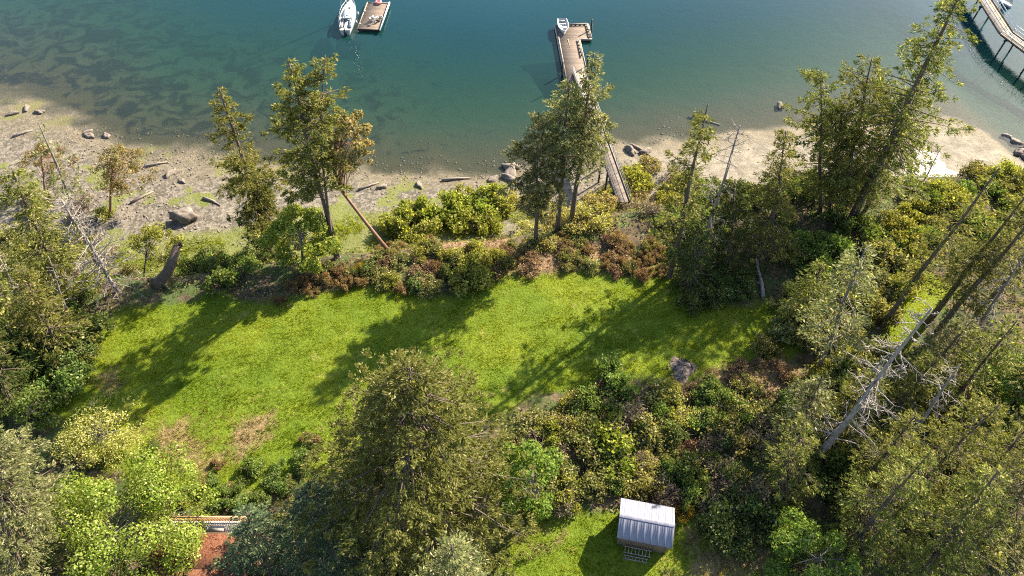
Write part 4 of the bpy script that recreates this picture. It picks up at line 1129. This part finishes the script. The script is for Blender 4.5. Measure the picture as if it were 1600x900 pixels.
# coach roof
crn = [(.55, 3.6), (.82, 4.2), (.86, 5.4), (.66, 6.6), (.32, 7.5)]
nC = len(crn); Vc = [(x, y, .95) for x, y in crn] + [(-x, y, .95) for x, y in crn] + [(x * .8, y, 1.38 - .03 * abs(y - 5)) for x, y in crn] + [(-x * .8, y, 1.38 - .03 * abs(y - 5)) for x, y in crn]
Qc = []
for i in range(nC - 1):
    Qc += [(i, i + 1, 2 * nC + i + 1, 2 * nC + i), (nC + i + 1, nC + i, 3 * nC + i, 3 * nC + i + 1), (2 * nC + i, 2 * nC + i + 1, 3 * nC + i + 1, 3 * nC + i)]
Qc += [(0, 2 * nC, 3 * nC, nC), (nC - 1, 2 * nC - 1, 4 * nC - 1, 3 * nC - 1)]
cab = MB().add(Vc, Qc).build('cabin', M['gel'], sail)
for s in (-1, 1):
    for y in (4.5, 5.4, 6.2):
        xx = float(np.interp(y, [c[1] for c in crn], [c[0] for c in crn])) * .905
        MB().box((s * xx - .025, y - .22, 1.1), (s * xx + .025, y + .22, 1.24)).build('window', M['glass'], cab)
MB().box((-.28, 6.0, 1.36), (.28, 6.6, 1.42), .03).build('hatch', M['glass'], cab)
MB().box((-.33, 3.7, 1.345), (.33, 4.35, 1.42), .02).build('companionway_hatch', M['canvas'], cab)
# cockpit: canvas dodger, seats, well, tiller
MB().box((-.45, .75, .925), (.45, 3.5, .96)).build('cockpit_floor', M['canvas'], sail)
for s in (-1, 1):
    MB().box((min(s * .48, s * .86), .7, .93), (max(s * .48, s * .86), 3.4, 1.17), .02).build('seat', M['canvas'] if s > 0 else M['deckw'], sail)
    MB().box((min(s * .88, s * .98), .6, .92), (max(s * .88, s * .98), 3.6, 1.28), .015).build('coaming', M['gel'], sail)
MB().add([(-.9, 3.5, 1.2), (.9, 3.5, 1.2), (.7, 3.0, 1.72), (-.7, 3.0, 1.72), (.72, 2.5, 1.68), (-.72, 2.5, 1.68)], [(0, 1, 2, 3), (3, 2, 4, 5)]).build('dodger', M['canvas'], sail)
MB().tube([(0, .3, 1.0), (0, 1.5, 1.3)], .03, 6).build('tiller', M['cedar'], sail)
MB().box((-.2, -.4, .1), (.2, -.02, 1.15), .05).build('outboard_motor', M['dark'], sail)
mast = MB().tube([(0, 5.6, 1.3), (0, 5.5, 12.6)], [.085, .06], 8).build('mast', M['alu'], sail)
MB().bar((-.75, 5.55, 6.5), (.75, 5.55, 6.5), .08, .04).build('spreader', M['alu'], mast)
MB().tube([(0, 5.5, 2.15), (0, 1.6, 2.25)], .06, 8).build('boom', M['alu'], sail)
MB().tube([(0, 5.3, 2.28), (.02, 4, 2.36), (-.02, 2.8, 2.36), (0, 1.7, 2.32)], [.16, .2, .18, .1], 8).build('furled_sail', M['paint'], sail, smooth=True)
for p in ((0, 9.5, 1.2), (0, .1, 1.0), (1.25, 5.3, 1.0), (-1.25, 5.3, 1.0)):
    MB().tube([p, (0, 5.5, 12.5)], .014, 4, cap=False).build('stay', M['alu'], sail)
for s in (-1, 1):
    rr_ = MB().tube([(x * s * .96, y, z + .6) for x, y, z in gun if y > .2], .016, 4).build('lifeline', M['alu'], sail)
    for x, y, z in gun[1::2]:
        MB().tube([(x * s * .96, y, z - .05), (x * s * .96, y, z + .6)], .015, 4).build('stanchion', M['alu'], rr_)
for y in (3.2, 6):
    MB().tube([(1.5, y, .2), (1.5, y, .45), (1.5, y, .8)], [.08, .13, .06], 8).build('fender', M['paint'], sail, smooth=True)

sk = thing('skiff', 'small white open skiff resting on the far corner of the L-shaped dock', 'skiff', pt(dk, 1.15, 16.9, .28), math.radians(183))
V, Q, gun2, k = hull_mesh(4.1, 1.75, .55, .16, stern=.82, n=13, m=5, sheer=.15)
mb = MB().add(V, Q)
Vi = [(v[0] * .94, .04 + v[1] * .975, v[2] + .04) for v in V]
mb.add(Vi, [q[::-1] for q in Q])
mb.add([V[j] for j in range(k)], None, [(0, j + 1, j) for j in range(1, k - 1)])
mb.add([(v[0] * .97, v[1] + .05, v[2] + .02) for v in V[:k]], None, [(0, j, j + 1) for j in range(1, k - 1)])
mb.build('hull', M['gel'], sk)
gpts = [(x, y, z + .02) for x, y, z in gun2]
MB().tube(gpts + [(-x, y, z) for x, y, z in gpts[::-1]], .055, 6).build('gunwale', M['paint'], sk, smooth=True)
for y, wdt in ((.25, .4), (1.3, .28), (2.35, .28)):
    bx = float(np.interp(y, [g_[1] for g_ in gun2], [g_[0] for g_ in gun2])) * .9
    MB().box((-bx, y - wdt / 2, .33), (bx, y + wdt / 2, .37)).build('thwart', M['paint'], sk)
for s in (-1, 1):
    MB().bar((s * .35, .3, -.1), (s * .35, 3, -.1), .08, .1).build('skid', M['beam'], sk)

def deck_chair(loc, rz, label, mat):
    c = thing('deck_chair', label, 'chair', loc, rz, 'chairs on the square float')
    for k in range(5):
        MB().bar((-.28, .02 + k * .11, .36 - k * .02), (.28, .02 + k * .11, .36 - k * .02), .095, .025).build('seat_slat', M[mat], c)
    for k in range(5):
        MB().bar((-.24 + k * .12, .52, .28), (-.27 + k * .135, .86, 1.0), .1, .025).build('back_slat', M[mat], c)
    for s in (-1, 1):
        MB().bar((s * .36, -.08, .56), (s * .36, .68, .56), .13, .03).build('armrest', M[mat], c)
        MB().bar((s * .33, .0, 0), (s * .33, .0, .54), .05, .09).build('leg', M[mat], c)
        MB().bar((s * .33, .6, 0), (s * .33, .6, .54), .05, .09).build('leg', M[mat], c)
    return c
deck_chair(pt(fl, 2.35, 3.1, 0), math.radians(150), 'white slatted chair, left of the pair on the square float', 'paint')
deck_chair(pt(fl, 3.15, 3.3, 0), math.radians(-160), 'cream slatted chair next to the white rail of the square float', 'deckw')
tw = thing('towel', 'pale crumpled towel lying on the square float between the chairs and the sailboat', 'towel', pt(fl, 1.5, 3.0, .02), .6)
xs = np.linspace(0, .9, 10); yy = np.linspace(0, .5, 7)
VX, VY = np.meshgrid(xs, yy)
VZ = .03 + .08 * fbm(VX, VY, .22, 77)
i3 = (np.arange(6)[:, None] * 10 + np.arange(9)[None, :]).ravel()
link('cloth', mesh('cloth', np.stack([VX.ravel(), VY.ravel(), VZ.ravel()], 1), np.stack([i3, i3 + 1, i3 + 11, i3 + 10], 1), mats=M['cloth'], smooth=True), tw)
tb = thing('side_table', 'small table with a white pole foot near the edge of the square float', 'table', pt(fl, 2.2, 1.6, 0), .3)
MB().tube([(0, 0, 0), (0, 0, .5)], .04, 8).build('leg', M['paint'], tb)
MB().tube([(0, 0, .5), (0, 0, .54)], .32, 12).build('table_top', M['navy'], tb)
bu = thing('swim_ring', 'pink inflatable ring hanging at the far edge of the square float', 'swim ring', pt(fl, 1.95, 8.35, .28))
aa = np.linspace(0, 2 * math.pi, 17)
MB().tube(np.stack([np.cos(aa) * .42, np.sin(aa) * .42, aa * 0], 1), .19, 8, cap=False).build('ring', M['pink'], bu, smooth=True)
MB().tube([(-.3, 0, -.03), (.3, 0, -.03)], .04, 5).build('grip', M['paint'], bu)
# dock trolley boards on the L dock
oar = thing('oar', 'pair-less wooden oar lying on the dock boards behind the skiff', 'oar', pt(dk, 1.7, 9.3, .03), math.radians(95))
MB().tube([(0, 0, .03), (1.9, 0, .03)], .025, 6).build('shaft', M['cedar'], oar)
MB().box((1.9, -.08, .015), (2.5, .08, .045), .01).build('blade', M['cedar'], oar)
# little white sailing dinghy out by the pier
dz_ = G(1578, 12, SEA)
dg = thing('sailing_dinghy', 'tiny white-sailed dinghy on the water beyond the high pier', 'dinghy', (dz_[0], dz_[1], SEA), math.radians(20))
V, Q, gg, k = hull_mesh(2.3, 1.0, .3, .12, stern=.7, n=9, m=4)
MB().add(V, Q).add(*deck_strip(ring(gg, .95, -.02, 0, 9))).add([V[j] for j in range(k)], None, [(0, j + 1, j) for j in range(1, k - 1)]).build('hull', M['gel'], dg)
MB().tube([(0, 1.4, .2), (0, 1.4, 3.6)], .03, 5).build('mast', M['alu'], dg)
MB().add([(0, 1.38, .5), (.25, .1, .55), (0, 1.38, 3.5), (.03, 1.36, .5), (.28, .12, .55), (.03, 1.36, 3.5)], [(0, 1, 4, 3), (1, 2, 5, 4)], [(0, 2, 1), (3, 4, 5)]).build('sail', M['paint'], dg)

# ------------------------------------------------------------------ burnt patch
fp = GT(1066, 577)
fire = thing('fire_pit', 'burnt ash patch with charred sticks at the lower right of the lawn', 'fire pit', fp)
rg = np.random.default_rng(3)
rr, aa = np.linspace(0, 1, 8), np.linspace(0, 2 * math.pi, 25)[:-1]
Va = [(0, 0, .22)]
for r_ in rr[1:]:
    for a_ in aa:
        e_ = (1.3 + .25 * rg.random()) * r_ * (1 + .22 * math.sin(a_ * 3 + 1) + .1 * math.sin(a_ * 7))
        Va.append((e_ * math.cos(a_) * .95, e_ * math.sin(a_) * 1.15, .12 * (1 - r_ ** 2) + .12 * rg.random() * (1 - r_) + .04 - .12 * r_ ** 3))
Ta = [(0, 1 + j, 1 + (j + 1) % 24) for j in range(24)]
Qa = [(1 + i * 24 + j, 1 + (i + 1) * 24 + j, 1 + (i + 1) * 24 + (j + 1) % 24, 1 + i * 24 + (j + 1) % 24) for i in range(6) for j in range(24)]
MB().add(Va, Qa, Ta).build('ash_bed', M['ash'], fire)
for k in range(34):
    a_, r_ = rg.random() * 6.28, rg.random() ** .7 * 1.25
    p = np.array([math.cos(a_) * r_, math.sin(a_) * r_ * 1.1, .2 - .1 * r_])
    dvec = rg.normal(0, 1, 3) * (1, 1, .25); dvec /= np.linalg.norm(dvec)
    MB().tube([p, p + dvec * rg.uniform(.25, .8)], [.05, .03], 5).build('charred_stick', M['char'] if k % 3 else M['snag'], fire)
def stone_mesh(seed, sub=1):
    rg_ = np.random.default_rng(seed)
    t_ = (1 + 5 ** .5) / 2
    V = np.array([(-1, t_, 0), (1, t_, 0), (-1, -t_, 0), (1, -t_, 0), (0, -1, t_), (0, 1, t_), (0, -1, -t_), (0, 1, -t_), (t_, 0, -1), (t_, 0, 1), (-t_, 0, -1), (-t_, 0, 1)], float)
    T = [(0, 11, 5), (0, 5, 1), (0, 1, 7), (0, 7, 10), (0, 10, 11), (1, 5, 9), (5, 11, 4), (11, 10, 2), (10, 7, 6), (7, 1, 8), (3, 9, 4), (3, 4, 2), (3, 2, 6), (3, 6, 8), (3, 8, 9), (4, 9, 5), (2, 4, 11), (6, 2, 10), (8, 6, 7), (9, 8, 1)]
    V = unit(V)
    for _ in range(sub):
        mid, Tn = {}, []
        Vl = list(V)
        def mdp(a, b):
            k_ = (min(a, b), max(a, b))
            if k_ not in mid:
                Vl.append(unit((Vl[a] + Vl[b]) / 2)); mid[k_] = len(Vl) - 1
            return mid[k_]
        for a, b, c in T:
            x, y, z = mdp(a, b), mdp(b, c), mdp(c, a)
            Tn += [(a, x, z), (b, y, x), (c, z, y), (x, y, z)]
        V, T = np.array(Vl), Tn
    f = 1 + .3 * np.sin(V[:, 0] * 3 + seed) * np.sin(V[:, 1] * 3.3 + seed * 2) + rg_.normal(0, .07, len(V))
    return V * f[:, None] * np.array([1, .75, .6]), T
def stone(p, s, label, group=None, seed=1, rz=0.0, name='boulder', mat='rock', sub=2):
    V, T = stone_mesh(seed, sub)
    o = link(name, mesh(name, V, None, T, M[mat], smooth=False), None, p, rz, label=label, category='rock')
    o.scale = s if isinstance(s, tuple) else (s, s, s)
    if group: o['group'] = group
    return o
stone(GT(290, 343) + (0, 0, .6), (1.5, 1.1, 1.6), 'big lone dark boulder on the left beach', seed=4)
for k, (px, py, s, lb) in enumerate((
    (800, 262, (1.5, .9, .8), 'long pinkish rock lying farthest out beside the walkway firs'), (798, 272, (1.7, .9, .9), 'bulky pinkish rock in the middle of the row left of the walkway firs'),
    (802, 283, (1.9, .8, .7), 'long flat pinkish rock nearest the shrubs left of the walkway firs'), (770, 281, (.8, .6, .5), 'small pinkish rock left of the row by the walkway firs'),
    (985, 236, (1.2, .8, .8), 'pale boulder at the water edge right of the walkway'), (1008, 238, (.9, .7, .7), 'smaller pale boulder right of the one by the walkway'),
    (1218, 168, (.9, .7, .5), 'lone pale rock standing in the shallows before the right beach'), (140, 213, (.8, .6, .5), 'grey stone on the left shore point, lower of two'),
    (138, 207, (.7, .5, .45), 'grey stone on the left shore point, upper of two'), (167, 213, (.7, .5, .5), 'single light stone at the tip of the left shore point'),
    (20, 178, (.9, .5, .4), 'dark stone at the far left of the shingle'), (42, 170, (.9, .5, .4), 'dark stone second from left on the far left shingle'),
    (62, 176, (.8, .6, .45), 'dark stone nearest the tip of the far left shingle'), (266, 272, (.9, .6, .6), 'dark stone in the middle of the left beach, above the boulder'),
    (285, 284, (.6, .45, .4), 'low dark stone just above the big lone boulder'), (597, 293, (.7, .5, .5), 'dark stone on the beach right of the bent madrone'),
    (655, 290, (.8, .5, .45), 'dark stone on the beach above the lime shrubs'), (1435, 290, (1.6, 1.3, 1.0), 'dark rock at the foot of the bright wet beach'))):
    p = GT(px, py); p[2] = max(p[2], SEA - .1) + .12
    stone(p, s, lb, 'beach rocks', 20 + k, k * 1.3)
for k in range(8):
    f_ = k / 7
    p = G(1574 + 44 * f_ + (k % 3) * 7, 212 + 62 * f_, SEA); p[2] = float(height(p[0], p[1])) + .25
    stone(p, .75 + .4 * ((k * 7) % 5) / 5, 'dark riprap rock under the landward end of the high pier, ' + ORD[k], 'riprap under the high pier', 60 + k, k * 2.1)

# driftwood
for k, (a_, b_, lb) in enumerate((((1385, 232), (1412, 222), 'thin dark driftwood stick alone on the pale right beach'), ((985, 226), (1015, 244), 'grey driftwood log slanting on the shore right of the walkway'),
                                  ((1075, 184), (1125, 196), 'dark sunken log in the shallows right of the walkway'), ((880, 268), (855, 275), 'grey driftwood log beneath the walkway firs'), ((225, 262), (262, 254), 'bleached driftwood log lying near the waterline on the left beach'), ((318, 310), (345, 322), 'short grey driftwood log right of the big lone boulder'),
                                  ((205, 318), (240, 300), 'slanting driftwood log between the round madrone and the big lone boulder'), ((560, 298), (592, 286), 'thin driftwood log on the beach right of the bent madrone'), ((20, 215), (52, 204), 'dark driftwood log on the far left shingle'), ((690, 283), (735, 279), 'long grey driftwood log above the lime-green shrubs'))):
    p, q = GT(*a_), GT(*b_)
    dw = thing('driftwood', lb, 'driftwood', p)
    v = q - p
    MB().tube([(0, 0, .1), v * .5 + (.1, .1, .16), v + (0, 0, .1)], [.2, .16, .08], 7, wob=.2, rng=rg).build('trunk', M['snagdark'], dw, smooth=True)
    MB().tube([v * .6 + (0, 0, .15), v * .7 + (.3, -.3, .45)], [.05, .015], 4).build('branch', M['snagdark'], dw)

# shallow tide pool that mirrors the sun
pc = [(1402, 262), (1425, 235), (1448, 228), (1468, 240), (1475, 262), (1495, 275), (1500, 290), (1460, 296), (1425, 290)]
pw = np.array([G(x, y, -5.2)[:2] for x, y in pc])
cpt = pw.mean(0)
zmax = max(float(height(cpt[0], cpt[1])), float(height(pw[:, 0], pw[:, 1]).mean()))
m_, t_, out_ = nodes('wet_sand_film')
tcg = nn(t_, 'ShaderNodeNewGeometry').outputs['Position']
b_ = nn(t_, 'ShaderNodeBsdfPrincipled', i_Roughness=.2); b_.inputs['Base Color'].default_value = (.3, .26, .21, 1)
b_.inputs['Specular IOR Level'].default_value = .5
bp_ = nn(t_, 'ShaderNodeBump', i_Strength=.35, i_Distance=.06); t_.links.new(noise(t_, tcg, 3.5, 4), bp_.inputs['Height'])
t_.links.new(bp_.outputs[0], b_.inputs['Normal']); t_.links.new(b_.outputs[0], out_.inputs[0])
Vp, Tp = [], []
N = len(pw)
RP = 9
for r_ in range(RP + 1):
    for j in range(48):
        f_ = j / 48 * N; i_ = int(f_); fr_ = f_ - i_
        e_ = pw[i_ % N] * (1 - fr_) + pw[(i_ + 1) % N] * fr_
        q_ = cpt + (e_ - cpt) * r_ / RP * (1 + .12 * math.sin(j * 1.3) * r_ / RP)
        Vp.append((q_[0], q_[1], float(height(q_[0], q_[1])) + .05))
Qp = [(r_ * 48 + j, (r_ + 1) * 48 + j, (r_ + 1) * 48 + (j + 1) % 48, r_ * 48 + (j + 1) % 48) for r_ in range(RP) for j in range(48)]
tp_ = link('wet_sand', mesh('wet_sand', Vp, Qp, mats=m_, smooth=True)); tp_['kind'] = 'structure'

# ------------------------------------------------------------------ ground cover that nobody could count
rg = np.random.default_rng(90)
def blades(n, region, hgt, wd, per, mat, name, dens_fn, seed, jitter=.05, flop=.35):
    rg = np.random.default_rng(seed)
    x = rg.uniform(region[0], region[1], n); y = rg.uniform(region[2], region[3], n)
    k = rg.random(n) < dens_fn(x, y)
    x, y = x[k], y[k]; n = len(x)
    z = height(x, y)
    clump = fbm(x, y, .9, 61)
    b = np.repeat(np.arange(n), per); m = len(b)
    P = np.stack([x[b] + rg.normal(0, jitter, m), y[b] + rg.normal(0, jitter, m), z[b] - .02], 1)
    D = np.stack([rg.normal(0, flop, m), rg.normal(0, flop, m), np.ones(m)], 1)
    streak = vnoise(x * .12 + y * .02, y - .12 * x, .55, 63)
    L = hgt * (.2 + .8 * clump[b] + .75 * streak[b]) * rg.uniform(.6, 1.3, m)
    a = rg.random(m) * 6.283
    W = np.stack([np.cos(a), np.sin(a), np.zeros(m)], 1) * (wd * rg.uniform(.6, 1.4, m))[:, None]
    V = np.stack([P - W, P + W, P + unit(D) * L[:, None]], 1).reshape(-1, 3)
    tint = np.clip(.08 + .55 * sm(.3, .68, fbm(x, y, 5, 65))[b] + .2 * (fbm(x, y, 1.3, 69)[b] - .5) + .34 * rg.random(m), 0, .97)
    o = link(name, mesh(name, V, None, np.arange(m * 3).reshape(m, 3), M[mat], attr=dict(tint=np.repeat(tint, 3))))
    o['kind'] = 'stuff'
    return o
def lawn_d(x, y):
    l = np.zeros(x.shape)
    for p in LAWNS: l = np.maximum(l, sm(-.8, .6, sdist(x, y, p) + (fbm(x, y, 3, 21) - .5) * 3.2))
    dr = np.zeros(x.shape)
    for p in DRYS: dr = np.maximum(dr, sm(-1, 1, sdist(x, y, p)))
    return l * (1 - .5 * dr) * (y < np.interp(x, *TOP) + 1)
gr = blades(260000, (-42, 52, 13, 54), .15, .022, 3, 'grass', 'lawn_grass', lawn_d, 91, .07)
gr['label'] = 'bright green rough-mown grass covering the lawn'; gr['category'] = 'grass'
def dry_d(x, y):
    dr = np.zeros(x.shape)
    for p in DRYS: dr = np.maximum(dr, .8 * sm(-1.6, 1.8, sdist(x, y, p) + (fbm(x, y, 1.6, 22) - .5) * 4))
    return dr
dg_ = blades(60000, (-42, 42, 14, 58), .26, .035, 3, 'tuft', 'dry_grass', dry_d, 92, .08, .7)
dg_['label'] = 'dry tan flattened grass in patches around the lawn'; dg_['category'] = 'grass'

def cover(n, region, mat, name, dens_fn, seed, size, label, lift=.35):
    rg = np.random.default_rng(seed)
    x = rg.uniform(region[0], region[1], n); y = rg.uniform(region[2], region[3], n)
    k = rg.random(n) < dens_fn(x, y)
    x, y = x[k], y[k]; n = len(x)
    z = height(x, y) + .25 * fbm(x, y, 2, 66) + rg.random(n) * lift * fbm(x, y, 1.4, 67) * 1.6
    P = np.stack([x, y, z], 1)
    D = rg.normal(0, 1, (n, 3)) * (1, 1, .6); W = rg.normal(0, 1, (n, 3)) * (1, 1, .5)
    L = size * rg.uniform(.6, 1.4, n)
    V, Q = cards(P, D, np.cross(unit(D), unit(W)), L, L * rg.uniform(.4, .8, n))
    o = link(name, mesh(name, V, Q, mats=M[mat], attr=dict(tint=np.repeat(np.clip(.75 * fbm(x, y, 2, 68) + .35 * rg.random(n), 0, 1), 4))))
    o['kind'] = 'stuff'; o['label'] = label; o['category'] = 'undergrowth'
def wild(x, y):
    l = np.zeros(x.shape)
    for p in LAWNS: l = np.maximum(l, sm(-1.0, .4, sdist(x, y, p)))
    return (1 - l) * (y < np.interp(x, *TOP) + 5.5)
cover(75000, (-60, 78, 12, 72), 'bram', 'undergrowth', lambda x, y: wild(x, y) * sm(.36, .56, fbm(x, y, 4, 71)), 93, .26, 'olive and green low undergrowth around the lawn and under the trees')
cover(50000, (-60, 78, 12, 72), 'green', 'undergrowth', lambda x, y: wild(x, y) * sm(.48, .62, fbm(x, y, 5, 74)), 94, .24, 'fresh green weeds growing in patches through the undergrowth')
cover(45000, (-60, 78, 12, 72), 'plum', 'dead_twigs', lambda x, y: wild(x, y) * sm(.46, .62, fbm(x, y, 3.5, 77)), 95, .3, 'purple-brown dead stalks in patches through the undergrowth', .6)
# grass on the bank and the salt meadow
bk = blades(50000, (-62, 20, 46, 66), .3, .04, 3, 'grass', 'beach_grass', lambda x, y: sm(.42, .6, fbm(x, y, 3, 81)) * sm(2, 4, y - np.interp(x, *TOP)) * sm(13, 9, y - np.interp(x, *TOP)), 96, .12)
bk['label'] = 'green salt grass growing on the upper beach'; bk['category'] = 'grass'
# pebbles and weed on the beach
def pebbles(n, region, dens_fn, seed, s0, s1, mat, name, label, flat=.55):
    rg = np.random.default_rng(seed)
    x = rg.uniform(region[0], region[1], n); y = rg.uniform(region[2], region[3], n)
    k = rg.random(n) < dens_fn(x, y)
    x, y = x[k], y[k]; n = len(x)
    z = height(x, y)
    base = np.array([(1, 0, 0), (0, 1, 0), (-1, 0, 0), (0, -1, 0), (0, 0, 1), (0, 0, -.6)], float)
    T0 = np.array([(0, 1, 4), (1, 2, 4), (2, 3, 4), (3, 0, 4), (1, 0, 5), (2, 1, 5), (3, 2, 5), (0, 3, 5)])
    s = s0 + (s1 - s0) * rg.random(n) ** 3
    a = rg.random(n) * 6.28
    V = base[None] * (1 + rg.normal(0, .2, (n, 6, 3))) * s[:, None, None] * np.array([1, .8, flat])
    c, s_ = np.cos(a)[:, None], np.sin(a)[:, None]
    V = np.stack([V[..., 0] * c - V[..., 1] * s_ + x[:, None], V[..., 0] * s_ + V[..., 1] * c + y[:, None], V[..., 2] + z[:, None]], -1)
    o = link(name, mesh(name, V.reshape(-1, 3), None, (T0[None] + (np.arange(n) * 6)[:, None, None]).reshape(-1, 3), M[mat]))
    o['kind'] = 'stuff'; o['label'] = label; o['category'] = 'stones'
off = lambda x, y: y - np.interp(x, *TOP)
sho = lambda x, y: np.interp(x, *SHORE) - y
pebbles(16000, (-64, 14, 52, 96), lambda x, y: sm(4, 6, off(x, y)) * sm(-3, 1, sho(x, y)) * sm(.35, .6, fbm(x, y, 4, 84)), 97, .05, .28, 'rock', 'beach_pebbles', 'grey pebbles and cobbles strewn over the left beach')
M['weedrock'] = solid('weedy_rock', (.06, .06, .026), (.025, .025, .014), .7, 4)
pebbles(10000, (-64, 30, 66, 104), lambda x, y: sm(2, -.5, sho(x, y)) * sm(-9, -2, sho(x, y)) * sm(.42, .62, fbm(x, y, 3, 87)), 98, .06, .3, 'weedrock', 'weedy_stones', 'dark weed-covered stones in the shallows along the shore', .4)
M['wrack'] = solid('wrack', (.045, .04, .022), (.02, .018, .012), .85, 5)
def wrack_d(x, y):
    q = sho(x, y) + (fbm(x, y, 6, 88) - .5) * 5
    return (np.maximum(sm(-.6, 0, q) * sm(1.0, .4, q), .8 * sm(3.6, 4.1, q) * sm(5.0, 4.4, q))) * sm(.35, .6, fbm(x, y, 2.2, 89))
pebbles(60000, (-64, 34, 60, 100), wrack_d, 99, .04, .22, 'wrack', 'seaweed_wrack', 'dark seaweed and debris left in broken lines along the beach', .3)
print('tris', sum(len(m.loop_triangles) or sum(p.loop_total - 2 for p in m.polygons) for m in bpy.data.meshes) if False else len(bpy.data.objects))
print('TRIS', sum(len(m.loops) - 2 * len(m.polygons) for m in bpy.data.meshes))
